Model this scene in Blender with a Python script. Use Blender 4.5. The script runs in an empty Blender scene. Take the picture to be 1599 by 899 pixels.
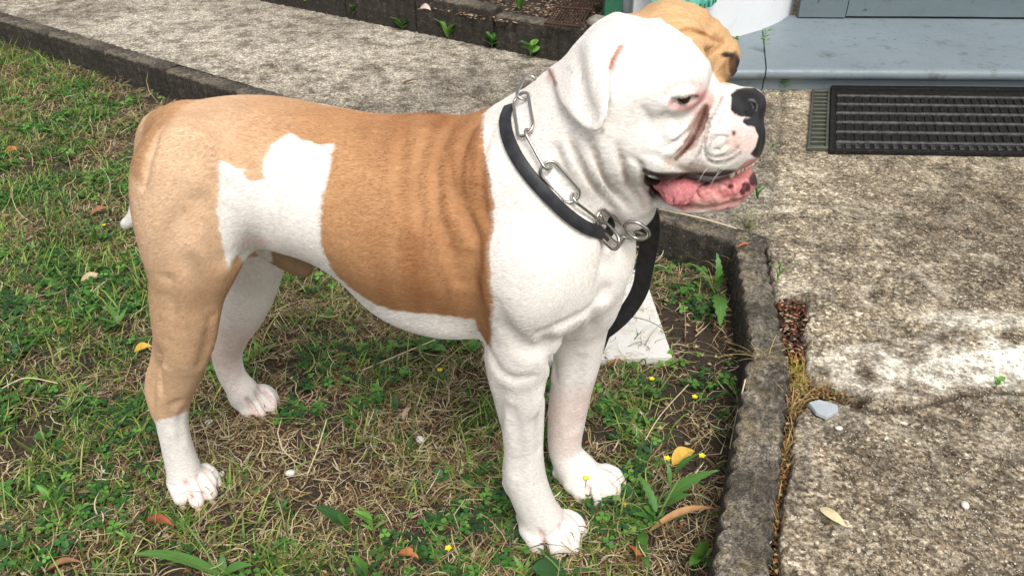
import bpy, bmesh, math, random, time
import numpy as np
from mathutils import Vector, Matrix, noise as mnoise
C = bpy.context.scene
T0 = time.time()
# ------------------------------------------------------------------ camera
FPX, PITCH, CAMH = 1300.0, math.radians(34.0), 0.90
cam_d = bpy.data.cameras.new('camera'); cam = bpy.data.objects.new('camera', cam_d)
C.collection.objects.link(cam); C.camera = cam
cam.location = (0, 0, CAMH); cam.rotation_euler = (math.pi/2 - PITCH, 0, 0)
cam_d.sensor_width = 36.0; cam_d.lens = 36.0*FPX/1599.0; cam_d.clip_start = 0.02; cam_d.clip_end = 3000
# ------------------------------------------------------------------ sky, sun, exposure
w = bpy.data.worlds.new('World'); C.world = w; w.use_nodes = True
nt = w.node_tree; nt.nodes.clear()
sky = nt.nodes.new('ShaderNodeTexSky'); sky.sky_type = 'NISHITA'; sky.sun_disc = False
SUN_EL, SUN_AZ = math.radians(56), math.radians(166)     # azimuth: clockwise from +Y
sky.sun_elevation = SUN_EL; sky.sun_rotation = SUN_AZ; sky.air_density = 1.0; sky.dust_density = 3.0; sky.ozone_density = 1.0
hsv = nt.nodes.new('ShaderNodeHueSaturation'); hsv.inputs['Saturation'].default_value = 0.08; hsv.inputs['Value'].default_value = 1.0
bg = nt.nodes.new('ShaderNodeBackground'); bg.inputs['Strength'].default_value = 0.10
wo = nt.nodes.new('ShaderNodeOutputWorld')
nt.links.new(sky.outputs[0], hsv.inputs['Color']); nt.links.new(hsv.outputs[0], bg.inputs[0]); nt.links.new(bg.outputs[0], wo.inputs[0])
sd = bpy.data.lights.new('sun', 'SUN'); sd.energy = 1.5; sd.angle = math.radians(26); sd.color = (1.0, 0.95, 0.87)
sun = bpy.data.objects.new('sun', sd); C.collection.objects.link(sun)
sv = Vector((math.sin(SUN_AZ)*math.cos(SUN_EL), math.cos(SUN_AZ)*math.cos(SUN_EL), math.sin(SUN_EL)))
sun.rotation_euler = sv.to_track_quat('Z', 'Y').to_euler(); sun.location = sv*5
C.view_settings.view_transform = 'Standard'; C.view_settings.look = 'None'; C.view_settings.gamma = 1.0
C.view_settings.use_curve_mapping = False; C.view_settings.exposure = 0.80
C.cycles.use_adaptive_sampling = True; C.cycles.adaptive_threshold = 0.02
try: C.cycles.use_denoising = True
except Exception: pass

# ------------------------------------------------------------------ helpers
ct, st = math.cos(PITCH), math.sin(PITCH)
def ray(px, py):
    x = (px-799.5)/FPX; y = -(py-449.5)/FPX
    return np.array([x, ct + y*st, -st + y*ct])
def G(px, py, z=0.0):                      # the point at height z that is seen at this place of the photograph
    d = ray(px, py); k = (z-CAMH)/d[2]
    return np.array([d[0]*k, d[1]*k, z])
def proj(P):                               # world points -> photograph coordinates
    P = np.atleast_2d(P).astype(float); x = P[:,0]; y = P[:,1]; z = P[:,2]-CAMH
    dep = y*ct - z*st; up = y*st + z*ct
    return 799.5 + FPX*x/dep, 449.5 - FPX*up/dep, dep
def new_obj(name, me, mat=None, parent=None):
    o = bpy.data.objects.new(name, me); C.collection.objects.link(o)
    if mat is not None:
        for m in (mat if isinstance(mat, (list, tuple)) else [mat]): me.materials.append(m)
    if parent is not None: o.parent = parent
    return o
def mesh_np(name, V, F, smooth=True):
    """V (n,3), F (m,k) arrays -> mesh, all faces with k corners"""
    me = bpy.data.meshes.new(name); V = np.asarray(V, np.float32); F = np.asarray(F, np.int32)
    me.vertices.add(len(V)); me.vertices.foreach_set('co', V.ravel())
    k = F.shape[1]; me.loops.add(F.size); me.loops.foreach_set('vertex_index', F.ravel())
    me.polygons.add(len(F)); me.polygons.foreach_set('loop_start', np.arange(0, F.size, k, dtype=np.int32))
    me.polygons.foreach_set('loop_total', np.full(len(F), k, np.int32))
    if smooth: me.polygons.foreach_set('use_smooth', np.ones(len(F), bool))
    me.update(calc_edges=True); me.validate(); return me
def set_col(me, name, col):
    a = me.attributes.new(name, 'FLOAT_COLOR', 'POINT'); c = np.ones((len(me.vertices), 4), np.float32)
    c[:, :3] = col; a.data.foreach_set('color', c.ravel())
def set_float(me, name, val):
    a = me.attributes.new(name, 'FLOAT', 'POINT'); a.data.foreach_set('value', np.asarray(val, np.float32).ravel())
def tag(o, label=None, cat=None, group=None, kind=None):
    if label: o['label'] = label
    if cat: o['category'] = cat
    if group: o['group'] = group
    if kind: o['kind'] = kind
    return o
def empty(name, loc, label, cat, group=None, rz=0):
    o = bpy.data.objects.new(name, None); C.collection.objects.link(o); o.location = loc; o.rotation_euler = (0,0,rz)
    o.empty_display_size = 0.05
    return tag(o, label, cat, group)
# value noise for numpy (trilinear, hashed lattice)
def _h(i, j, k, seed):
    n = (i.astype(np.int64)*73856093) ^ (j.astype(np.int64)*19349663) ^ (k.astype(np.int64)*83492791) ^ (seed*2654435761)
    n = (n ^ (n >> 13)) * 1274126177 & 0xffffffff
    n = (n ^ (n >> 16)) & 0xffff
    return n/65535.0
def vnoise(P, freq, seed=0, octaves=1):
    P = np.asarray(P, float); out = np.zeros(len(P)); amp = 1.0; tot = 0
    for o in range(octaves):
        Q = P*freq*(2**o)+seed*7.3; I = np.floor(Q).astype(np.int64); f = Q-I; f = f*f*(3-2*f)
        r = 0
        for a in (0,1):
            for b in (0,1):
                for c in (0,1):
                    wgt = (f[:,0] if a else 1-f[:,0])*(f[:,1] if b else 1-f[:,1])*(f[:,2] if c else 1-f[:,2])
                    r = r + wgt*_h(I[:,0]+a, I[:,1]+b, I[:,2]+c, seed+o)
        out += amp*r; tot += amp; amp *= 0.5
    return out/tot - 0.5
def poly_sd(x, y, poly):
    """signed distance to a polygon (negative inside)"""
    x = np.asarray(x, float); y = np.asarray(y, float); poly = np.asarray(poly, float)
    d = np.full(x.shape, 1e18); s = np.zeros(x.shape, bool)
    n = len(poly)
    for i in range(n):
        ax, ay = poly[i]; bx, by = poly[(i+1) % n]; ex, ey = bx-ax, by-ay
        wx, wy = x-ax, y-ay; t = np.clip((wx*ex+wy*ey)/(ex*ex+ey*ey+1e-12), 0, 1)
        d = np.minimum(d, (wx-ex*t)**2+(wy-ey*t)**2)
        c = ((ay > y) != (by > y)) & (x < (bx-ax)*(y-ay)/((by-ay) if by != ay else 1e-12)+ax)
        s ^= c
    d = np.sqrt(d); return np.where(s, -d, d)
def sstep(a, b, x):
    t = np.clip((x-a)/(b-a), 0, 1); return t*t*(3-2*t)
class NT:
    """small wrapper that builds a material's node tree"""
    def __init__(s, name):
        s.m = bpy.data.materials.new(name); s.m.use_nodes = True; s.t = s.m.node_tree; s.t.nodes.clear()
        s.out = s.n('ShaderNodeOutputMaterial'); s.b = s.n('ShaderNodeBsdfPrincipled'); s.l(s.b.outputs[0], s.out.inputs[0])
        s.co = s.n('ShaderNodeTexCoord').outputs['Object']
    def n(s, typ, **kw):
        n = s.t.nodes.new(typ)
        for k, v in kw.items():
            if hasattr(n, k): setattr(n, k, v)
        return n
    def l(s, a, b): s.t.links.new(a, b)
    def set(s, **kw):
        for k, v in kw.items():
            i = s.b.inputs[k.replace('_', ' ')]
            if hasattr(v, 'is_linked') or isinstance(v, bpy.types.NodeSocket): s.l(v, i)
            else: i.default_value = v if not isinstance(v, tuple) or len(v) == 4 else (*v, 1)
        return s
    def noise(s, scale, detail=4, rough=0.55, vec=None, dist=0, col=False):
        n = s.n('ShaderNodeTexNoise'); s.l(vec or s.co, n.inputs['Vector'])
        n.inputs['Scale'].default_value = scale; n.inputs['Detail'].default_value = detail
        n.inputs['Roughness'].default_value = rough; n.inputs['Distortion'].default_value = dist
        return n.outputs[1 if col else 0]
    def vor(s, scale, feature='F1', out=0, rand=1.0, vec=None):
        n = s.n('ShaderNodeTexVoronoi', feature=feature); s.l(vec or s.co, n.inputs['Vector']); n.inputs['Scale'].default_value = scale
        n.inputs['Randomness'].default_value = rand
        return n.outputs[out]
    def ramp(s, x, pts, interp='LINEAR'):
        n = s.n('ShaderNodeValToRGB'); s.l(x, n.inputs[0]); e = n.color_ramp.elements; n.color_ramp.interpolation = interp
        while len(e) < len(pts): e.new(0.5)
        for q, (p, c) in zip(e, pts): q.position = p; q.color = (c, c, c, 1) if isinstance(c, (int, float)) else (*c, 1)
        return n.outputs[0]
    def mix(s, f, a, b, mode='MIX'):
        n = s.n('ShaderNodeMix', data_type='RGBA', blend_type=mode)
        for i, v in ((0, f), (6, a), (7, b)):
            if isinstance(v, bpy.types.NodeSocket): s.l(v, n.inputs[i])
            else: n.inputs[i].default_value = v if isinstance(v, (int, float)) and i == 0 else ((v, v, v, 1) if isinstance(v, (int, float)) else (*v, 1))
        return n.outputs[2]
    def math(s, op, a, b=None):
        n = s.n('ShaderNodeMath', operation=op)
        for i, v in enumerate((a, b)):
            if v is None: continue
            if isinstance(v, bpy.types.NodeSocket): s.l(v, n.inputs[i])
            else: n.inputs[i].default_value = v
        return n.outputs[0]
    def attr(s, name, out='Color'):
        n = s.n('ShaderNodeAttribute', attribute_name=name); return n.outputs[out]
    def bump(s, h, strength=0.5, dist=0.002, prev=None):
        n = s.n('ShaderNodeBump'); s.l(h, n.inputs['Height']); n.inputs['Strength'].default_value = strength; n.inputs['Distance'].default_value = dist
        if prev is not None: s.l(prev, n.inputs['Normal'])
        s.l(n.outputs[0], s.b.inputs['Normal']); return n.outputs[0]
def flat_mat(name, col, rough=0.8, **kw):
    m = NT(name); m.set(Base_Color=col, Roughness=rough, **kw); return m.m
DOGQ=.9
FUR=280000
# ------------------------------------------------------------------ the dog
_mf, _mh = G(903, 800), G(352, 702)
DO = (_mf+_mh)/2; _a = math.atan2(_mf[1]-_mh[1], _mf[0]-_mh[0])
EU = np.array([math.cos(_a), math.sin(_a), 0]); EV = np.array([math.sin(_a), -math.cos(_a), 0]); EZ = np.array([0,0,1.0])
CAMP = np.array([0, 0, CAMH])
def toL(P): Q = np.asarray(P, float)-DO; return np.stack([Q@EU, Q@EV, Q@EZ], -1)
def toW(L): L = np.asarray(L, float); return DO + L[...,0:1]*EU + L[...,1:2]*EV + L[...,2:3]*EZ
_c = toL(CAMP)
def D(px, py, v=0.0, z=None):
    """dog-space point seen at (px,py) at sideways offset v, or at height z"""
    d = ray(px, py); dl = np.array([d@EU, d@EV, d@EZ])
    k = (v-_c[1])/dl[1] if z is None else (z-_c[2])/dl[2]
    return _c + dl*k
def mpp(p):                                # metres per photograph pixel at a dog-space point
    return proj(toW(np.asarray(p)[None]))[2][0]/FPX
# grid: finer round the head
def axis(segs):
    a = [segs[0][0]]
    for lo, hi, h in segs:
        n = max(1, int(round((hi-lo)/h))); a += list(np.linspace(lo, hi, n+1)[1:])
    return np.array(a, np.float32)
Q = DOGQ                                    # grid coarseness
hu0 = D(1010, 200, 0)[0]
GU = axis([(-0.52, hu0, 0.0036*Q), (hu0, hu0+0.27, 0.0019*Q)])
GV = axis([(-0.20, -0.13, 0.0034*Q), (-0.13, 0.13, 0.0026*Q), (0.13, 0.20, 0.0034*Q)])
GZ = axis([(-0.015, 0.36, 0.0032*Q), (0.36, 0.72, 0.0021*Q)])
F = np.full((len(GU), len(GV), len(GZ)), 1.0, np.float32)
def _box(lo, hi):
    s = []
    for g, a, b in zip((GU, GV, GZ), lo, hi):
        i0 = max(0, int(np.searchsorted(g, a))-1); i1 = min(len(g), int(np.searchsorted(g, b))+1); s.append(slice(i0, i1))
    if any(x.stop <= x.start for x in s): return None
    return tuple(s)
def _grid(s):
    return GU[s[0]][:,None,None], GV[s[1]][None,:,None], GZ[s[2]][None,None,:]
def blend(s, d, k, mode):
    f = F[s]; d = d.astype(np.float32)
    if mode == 'add':
        h = np.maximum(k-np.abs(f-d), 0)/k; F[s] = np.minimum(f, d)-h*h*k*0.25
    else:                                   # carve
        d = -d; h = np.maximum(k-np.abs(f-d), 0)/k; F[s] = np.maximum(f, d)+h*h*k*0.25
def ell(px, py, v, ru, rv, rz, k=20, rot=0, mode='add', yaw=0, z=None):
    """ellipsoid seen at (px,py): ru, rz, k in photograph pixels, rv in metres; rot tips it nose-down (degrees)"""
    c = D(px, py, v, z); m = mpp(c); r = np.array([ru*m, rv, rz*m]); k = k*m
    a = math.radians(rot); b = math.radians(yaw); R = float(max(r))+k
    s = _box(c-R, c+R)
    if s is None: return
    U, V_, Z = _grid(s); x, y, zz = U-c[0], V_-c[1], Z-c[2]
    x, y = x*math.cos(b)+y*math.sin(b), -x*math.sin(b)+y*math.cos(b)
    x1 = x*math.cos(a)-zz*math.sin(a); z1 = x*math.sin(a)+zz*math.cos(a)
    k0 = np.sqrt((x1/r[0])**2+(y/r[1])**2+(z1/r[2])**2)+1e-6; k1 = np.sqrt((x1/r[0]**2)**2+(y/r[1]**2)**2+(z1/r[2]**2)**2)+1e-6
    blend(s, k0*(k0-1)/k1, k, mode)
def cap3(a, b, ra, rb, k, sv=1.0, mode='add'):
    """tapered capsule between dog-space points; sv widens it sideways"""
    R = max(ra, rb)*max(1, sv)+k; lo = np.minimum(a, b)-R; hi = np.maximum(a, b)+R
    s = _box(lo, hi)
    if s is None: return
    U, V_, Z = _grid(s); ax, ay, az = a; bx, by, bz = b[0]-ax, (b[1]-ay)/sv, b[2]-az
    x, y, z = U-ax, (V_-ay)/sv, Z-az; L = bx*bx+by*by+bz*bz+1e-12
    t = np.clip((x*bx+y*by+z*bz)/L, 0, 1)
    d = np.sqrt((x-t*bx)**2+(y-t*by)**2+(z-t*bz)**2)-(ra+(rb-ra)*t)
    blend(s, d*min(1, sv), k, mode)
def chain(pts, k=12, sv=1.0, mode='add', kin=0.0):
    """pts: (px, py, v, r_px) ... one tapered tube through them; sv widens it sideways; k blends it into the rest"""
    P = [D(a, b, v) for a, b, v, r in pts]; R = [p4[3]*mpp(p) for p4, p in zip(pts, P)]; tube(P, R, k*mpp(P[0]), sv, mode)
def tube(P, R, k, sv=1.0, mode='add'):
    P = np.array(P, float); R = np.array(R, float)
    if len(P) > 2:                          # round the corners (Catmull-Rom)
        P2, R2 = [], []
        for i in range(len(P)-1):
            a, b, c, d = P[max(i-1,0)], P[i], P[i+1], P[min(i+2,len(P)-1)]; ra, rb, rc, rd = R[max(i-1,0)], R[i], R[i+1], R[min(i+2,len(P)-1)]
            for t in (0, .25, .5, .75):
                f = lambda a,b,c,d: 0.5*(2*b+(c-a)*t+(2*a-5*b+4*c-d)*t*t+(3*b-a-3*c+d)*t**3)
                P2.append(f(a,b,c,d)); R2.append(f(ra,rb,rc,rd))
        P = np.array(P2+[P[-1]]); R = np.array(R2+[R[-1]])
    m = R.max()*max(1, sv)+k; s = _box(P.min(0)-m, P.max(0)+m)
    if s is None: return
    U, V_, Z = _grid(s); dd = None
    if len(P) == 1: P = np.array([P[0], P[0]+1e-5]); R = np.array([R[0], R[0]])
    for a, b, ra, rb in zip(P[:-1], P[1:], R[:-1], R[1:]):
        bx, by, bz = b[0]-a[0], (b[1]-a[1])/sv, b[2]-a[2]; x, y, z = U-a[0], (V_-a[1])/sv, Z-a[2]; L = bx*bx+by*by+bz*bz+1e-12
        t = np.clip((x*bx+y*by+z*bz)/L, 0, 1); d = np.sqrt((x-t*bx)**2+(y-t*by)**2+(z-t*bz)**2)-(ra+(rb-ra)*t)
        dd = d if dd is None else np.minimum(dd, d)
    blend(s, dd*min(1, sv), k, mode)
def surf(px, py, off=0.0):
    """where the line of sight through (px,py) first meets the dog so far, and the outward direction there"""
    d = ray(px, py); dl = np.array([d@EU, d@EV, d@EZ]); dl /= np.linalg.norm(dl)
    t = np.arange(0.5, 2.2, 0.0015); P = _c + t[:,None]*dl
    ok = (P[:,0] > GU[0]) & (P[:,0] < GU[-1]) & (P[:,1] > GV[0]) & (P[:,1] < GV[-1]) & (P[:,2] > GZ[0]) & (P[:,2] < GZ[-1])
    P = P[ok]; f = fval(P); h = np.nonzero(f < off)[0]
    if len(h) == 0: h = [int(np.argmin(f))]
    p = P[h[0]]; e = 0.004
    g = np.array([fval(p[None]+e*np.eye(3)[a])[0]-fval(p[None]-e*np.eye(3)[a])[0] for a in range(3)])
    return p, g/(np.linalg.norm(g)+1e-12)
def fval(P):
    ix = []; fr = []
    for g, c in ((GU,0),(GV,1),(GZ,2)):
        i = np.clip(np.searchsorted(g, P[:,c])-1, 0, len(g)-2); ix.append(i); fr.append(np.clip((P[:,c]-g[i])/(g[i+1]-g[i]), 0, 1))
    r = 0
    for a in (0,1):
        for b in (0,1):
            for c in (0,1):
                r = r + F[ix[0]+a, ix[1]+b, ix[2]+c]*(fr[0] if a else 1-fr[0])*(fr[1] if b else 1-fr[1])*(fr[2] if c else 1-fr[2])
    return r
def dense(pts, step=6.0):
    pts = np.array(pts, float); out = []
    for i in range(len(pts)-1):
        a, b, c, d = pts[max(i-1,0)], pts[i], pts[i+1], pts[min(i+2,len(pts)-1)]; n = max(2, int(np.linalg.norm((c-b)[:2])/step))
        for t in np.arange(n)/n: out.append(0.5*(2*b+(c-a)*t+(2*a-5*b+4*c-d)*t*t+(3*b-a-3*c+d)*t**3))
    return out+[pts[-1]]
def crease(pts, r, depth, k=4, mode='sub', taper=True):
    """a groove (or, with mode add, a ridge) along a line on the skin; r, depth, k in photograph pixels"""
    q = dense(pts, max(3, r*.8)); P, R = [], []; n = len(q)
    for i, (x, y) in enumerate(q):
        p, g = surf(x, y); m = mpp(p); e = min(1.0, 2.2*min(i+.4, n-1-i+.4)/n*1.6) if taper else 1.0
        dd = depth*m*e; rr = r*m
        P.append(p+g*(rr-dd) if mode == 'sub' else p-g*(rr-dd)); R.append(rr)
    P = np.array(P); R = np.array(R); k = k*m; mg = R.max()+k; s = _box(P.min(0)-mg, P.max(0)+mg)
    U, V_, Z = _grid(s); dd = None
    for a, b, ra in zip(P[:-1], P[1:], R):
        bb = b-a; x, y, z = U-a[0], V_-a[1], Z-a[2]; t = np.clip((x*bb[0]+y*bb[1]+z*bb[2])/(bb@bb+1e-12), 0, 1)
        d = (x-t*bb[0])**2+(y-t*bb[1])**2+(z-t*bb[2])**2; dd = d if dd is None else np.minimum(dd, d)
    blend(s, np.sqrt(dd)-R.mean(), k, mode)
def bulge(px, py, ru, rv, depth, k=14, rot=0):
    """a soft swelling standing depth px proud of the skin"""
    p, g = surf(px, py); m = mpp(p); c = p-g*(min(ru, rv)*.5-depth)*m; r = np.array([ru*m, min(ru,rv)*.5*m, rv*m]); k *= m
    R = float(r.max())+k; s = _box(c-R, c+R); U, V_, Z = _grid(s); x, y, z = U-c[0], V_-c[1], Z-c[2]; a = math.radians(rot)
    x1 = x*math.cos(a)-z*math.sin(a); z1 = x*math.sin(a)+z*math.cos(a)
    k0 = np.sqrt((x1/r[0])**2+(y/r[1])**2+(z1/r[2])**2)+1e-6; k1 = np.sqrt((x1/r[0]**2)**2+(y/r[1]**2)**2+(z1/r[2]**2)**2)+1e-6
    blend(s, k0*(k0-1)/k1, k, 'add')
# ---- trunk
ell(700, 335, 0, 150, 0.122, 148, k=30, rot=4)          # ribcage
ell(620, 322, 0, 130, 0.114, 134, k=40, rot=6)
ell(500, 285, 0, 130, 0.098, 114, k=50, rot=4)          # loin
ell(400, 262, 0, 110, 0.098, 106, k=50)
ell(322, 252, 0, 88, 0.096, 88, k=45)                   # hips
ell(695, 438, 0, 130, 0.085, 58, k=70, rot=10)           # keel of the chest
ell(830, 370, 0, 115, 0.118, 160, k=50, rot=0)          # shoulders and fore chest
ell(905, 400, 0, 84, 0.088, 105, k=40, rot=12)          # breast
ell(830, 296, 0, 100, 0.098, 98, k=60, rot=-20)
ell(860, 245, 0, 85, 0.090, 105, k=70, rot=-35)         # neck base
ell(925, 195, 0, 88, 0.086, 108, k=50, rot=-35)         # neck
ell(775, 232, 0, 70, 0.080, 36, k=40, rot=-6)           # withers
# ---- near hind leg
ell(297, 297, 0.068, 76, 0.053, 110, k=50, rot=8)
ell(300, 385, 0.080, 70, 0.050, 95, k=60, rot=6)
chain([(298, 400, .085, 60), (291, 470, .088, 55), (288, 530, .088, 46), (283, 575, .087, 35), (272, 615, .086, 28), (268, 650, .085, 25), (275, 690, .084, 24), (284, 722, .083, 26)], k=22, sv=.9)
chain([(262, 500, .088, 20), (246, 560, .087, 11), (237, 606, .086, 11), (248, 645, .085, 12)], k=8)
# ---- far hind leg
ell(330, 310, -0.066, 80, 0.050, 102, k=35, rot=6)
chain([(388, 385, -.075, 62), (392, 430, -.08, 46), (376, 480, -.082, 40), (360, 520, -.083, 30), (354, 552, -.084, 24), (362, 585, -.084, 22), (377, 606, -.084, 23)], k=22, sv=.9)
# ---- near fore leg
ell(828, 430, 0.080, 74, 0.052, 105, k=40, rot=-8)
chain([(830, 460, .080, 66), (812, 540, .077, 58), (808, 585, .070, 46), (813, 640, .066, 38), (816, 695, .062, 33), (818, 738, .060, 34), (830, 775, .057, 33), (843, 803, .054, 33)], k=22, sv=.9)
# ---- far fore leg
ell(905, 440, -0.055, 72, 0.05, 100, k=40)
chain([(905, 480, -.062, 50), (903, 540, -.062, 40), (893, 600, -.060, 34), (884, 660, -.058, 29), (882, 700, -.056, 26), (892, 722, -.054, 28), (905, 738, -.054, 28)], k=18, sv=.95)
# ---- paws: centre, then each toe (tip, knuckle, radius)
TOES = []
def paw(px, py, r, toes, z0=0.026, heel=(0,0)):
    c = D(px, py, z=z0); m = mpp(c); P = []
    h = D(px+heel[0], py+heel[1], z=z0*.8)
    cap3(h, c, r*m*.85, r*m, 16*m)
    for (tx, ty, kx, ky, tr) in toes:
        t = D(tx, ty, z=tr*m*0.72); kn = D(kx, ky, z=tr*m*1.15+0.008)
        mid = kn*.55+t*.45+np.array([0.002,0,0.004])
        tube([c, kn], [r*m*.6, tr*m*.92], 6*m)
        tube([kn, mid, t], [tr*m*.90, tr*m*1.0, tr*m*.78], 2.2*m)
        TOES.append((mid, t, tr*m))
paw(845, 812, 35, [(838,850,827,826,18), (868,856,856,822,17), (893,854,882,818,17), (909,830,886,806,13)], heel=(-10,-8))
paw(905, 742, 30, [(908,776,893,756,14), (934,780,922,754,16), (958,773,946,748,15), (969,754,946,734,12)], heel=(-10,-6))
paw(290, 745, 27, [(283,778,275,752,15), (308,782,300,750,15), (329,771,319,744,14), (339,755,320,732,11)], heel=(-6,-8))
paw(383, 618, 24, [(386,642,374,624,13), (406,643,396,618,13), (424,635,412,612,12), (430,625,410,608,10)], heel=(-6,-8))
chain([(796,760,.062,9),(789,752,.062,6)], k=8)
chain([(872,742,-.050,8),(868,738,-.046,6)], k=6)
# ---- tail
chain([(285, 188, -.01, 28), (246, 200, -.03, 25), (229, 235, -.035, 19), (222, 290, -.035, 13), (212, 335, -.035, 12), (197, 349, -.035, 9)], k=22)
# ---- sheath
chain([(420, 380, -.01, 24), (458, 408, -.01, 19), (474, 418, -.01, 15)], k=20)
# ---- head
ell(985, 116, 0, 92, 0.084, 84, k=30)                   # skull
ell(1045, 112, 0, 64, 0.082, 72, k=30, rot=24)         # forehead
ell(960, 195, 0.030, 80, 0.060, 88, k=30)               # cheeks
ell(985, 190, -0.030, 80, 0.060, 84, k=30)
ell(1025, 215, 0.034, 66, 0.054, 70, k=24)
ell(1030, 200, -0.03, 70, 0.056, 70, k=24)
ell(1065, 125, 0.050, 36, 0.030, 32, k=24, rot=25)      # brow, near
ell(1088, 66, -0.050, 46, 0.036, 42, k=22, rot=38)      # brow, far
ell(1118, 96, -0.056, 34, 0.030, 42, k=26, rot=30)
ell(1060, 48, -0.040, 50, 0.040, 38, k=26, rot=28)
ell(1030, 30, -0.06, 30, 0.03, 24, k=20, rot=10)
# muzzle: top, near and far flews
ell(1125, 185, 0.0, 64, 0.040, 54, k=16, rot=10)
ell(1112, 215, 0.034, 70, 0.032, 62, k=18, rot=8)
ell(1110, 208, -0.036, 66, 0.034, 60, k=18, rot=8)
ell(1160, 215, 0.018, 34, 0.030, 44, k=12, rot=-12)
ell(1158, 208, -0.024, 34, 0.030, 44, k=12, rot=-12)
ell(1168, 165, 0, 28, 0.024, 27, k=7, rot=8)            # nose
# throat folds and dewlap
chain([(985, 235, .050, 26), (990, 285, .046, 24), (1000, 318, .030, 20)], k=9)
chain([(942, 235, .058, 30), (955, 285, .052, 28), (978, 325, .036, 22)], k=9)
chain([(905, 215, .062, 26), (922, 265, .058, 22), (950, 312, .044, 20)], k=10)
ell(985, 320, 0.0, 40, 0.040, 34, k=14)
# mouth, lower jaw
chain([(1014, 274, .070, 8), (1050, 294, .062, 14), (1095, 299, .050, 16), (1140, 286, .030, 13), (1190, 262, .0, 10)], k=3, sv=3.2, mode='sub')
ell(1085, 297, 0.000, 84, 0.044, 21, k=8, rot=-7)
chain([(1072, 308, .044, 11), (1092, 305, .043, 15), (1118, 301, .036, 18), (1143, 294, .026, 20), (1161, 284, .008, 20), (1158, 280, -.020, 18)], k=6)
ell(1120, 265, 0, 55, 0.022, 22, k=6, rot=-20)

# ---- relief of the trunk
for pts, r, dp, kk in [
    ([(706,192),(688,226),(680,270),(684,330),(700,392),(716,440)], 9, 4.6, 13),
    ([(748,190),(726,216),(716,262),(722,316),(742,372),(752,420)], 10, 5.0, 14),
    ([(672,204),(655,240),(650,300),(660,352)], 9, 2.6, 18),
    ([(700,240),(704,290),(712,330)], 7, 2.4, 12), ([(735,240),(736,290),(746,330)], 7, 3.0, 12),
    ([(630,212),(622,262),(626,320)], 10, 1.3, 20),
    ([(768,200),(752,240),(752,300),(762,350)], 8, 3.2, 12),
    ([(735,410),(742,455),(748,500),(752,535)], 12, 4, 24),
    ([(430,285),(412,330),(400,370),(384,398)], 15, 5, 28),
    ([(346,300),(342,350),(350,400)], 16, 4, 28),
    ([(258,200),(243,222),(231,252),(224,290)], 8, 4.5, 10),
    ([(296,415),(316,452),(330,492)], 14, 6, 20), ([(300,320),(270,380),(262,430)], 16, 4, 26),
    ([(262,440),(266,490),(264,530),(256,566)], 10, 4.5, 14),
    ([(245,540),(247,572),(250,616)], 6.5, 11, 5), ([(330,500),(322,540),(312,570)], 8, 3, 12),
    ([(278,625),(264,640),(268,668)], 6, 3, 7), ([(286,640),(280,660),(284,690)], 5, 2.2, 7),
    ([(764,552),(782,580),(804,592),(828,588)], 9, 4, 14), ([(780,470),(800,520),(830,545),(870,535)], 12, 3, 24),
    ([(846,516),(880,504),(915,486),(944,460)], 8, 5, 12), ([(870,530),(900,516),(930,490)], 6, 2.4, 9),
    ([(784,606),(780,660),(784,728)], 7, 3.6, 10), ([(800,640),(812,700),(806,740)], 8, 2.2, 12), ([(858,600),(846,640),(842,700)], 8, 2, 12), ([(905,560),(900,610),(892,670)], 8, 3, 12),
    ([(945,458),(932,484),(924,520)], 8, 4, 12),
    ([(850,520),(862,560),(866,590)], 9, 4, 12),
    ([(930,400),(940,440),(942,460)], 12, 3, 20),
]: crease(pts, r, dp, kk)
bulge(300, 220, 34, 20, 2.0, 30, 20); bulge(820, 440, 50, 60, 2, 50, 0); bulge(905, 390, 40, 60, 2.5, 40, 0)
bulge(835, 622, 14, 34, 2, 16, 0)
# ---- neck folds
for pts, r, dp, kk in [
    ([(890,212),(903,252),(930,294),(964,330)], 6, 11, 6),
    ([(921,218),(936,262),(958,298),(985,326)], 6, 13, 6),
    ([(966,226),(974,268),(990,302),(1006,326)], 5.5, 11, 6),
    ([(868,235),(880,282),(905,320),(938,350)], 8, 6, 11),
    ([(986,246),(1000,260),(1006,286),(1022,306)], 4.5, 7, 5),
]: crease(pts, r, dp, kk)
# ---- face
crease([(1112,146),(1101,172),(1091,200),(1073,230),(1048,253)], 5.5, 12, 4)
crease([(1124,158),(1110,190),(1100,222),(1084,250)], 8, 3.2, 7, mode='add')
crease([(1078,188),(1062,212),(1036,232),(1004,240)], 8, 3, 9, mode='add')
crease([(1098,186),(1082,205),(1062,222),(1030,236)], 6, 2.6, 9)
crease([(1130,150),(1114,186),(1102,214),(1094,244)], 2.8, 5, 2.5)
crease([(1120,150),(1108,178),(1096,206)], 2.2, 1.6, 3)
crease([(1122,156),(1107,186),(1097,216),(1080,246)], 2.6, 4, 2.5)
crease([(1136,160),(1120,192),(1108,218)], 2.4, 3, 3)
crease([(1092,178),(1078,200),(1056,218),(1030,230)], 3, 3, 4)
crease([(1040,252),(1060,262),(1084,268)], 3, 2, 4)
crease([(1002,170),(1020,200),(1040,222)], 6, 2, 8)
bulge(1030,205,26,16,2,14)
for pts in ([(1103,216),(1101,236),(1106,250),(1122,256),(1142,250),(1156,238)], [(1104,240),(1118,246),(1138,241),(1152,230)],
            [(1108,228),(1114,216),(1128,211),(1136,214)], [(1112,236),(1126,232),(1140,222)]): crease(pts, 2.8, 4.2, 2.5)
crease([(1136,181),(1150,186),(1166,185),(1178,184)], 3, 3, 3)
crease([(1119,200),(1122,182),(1136,178)], 2.4, 2, 3)
crease([(1186,186),(1192,210),(1188,232)], 3, 3, 3)
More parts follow.
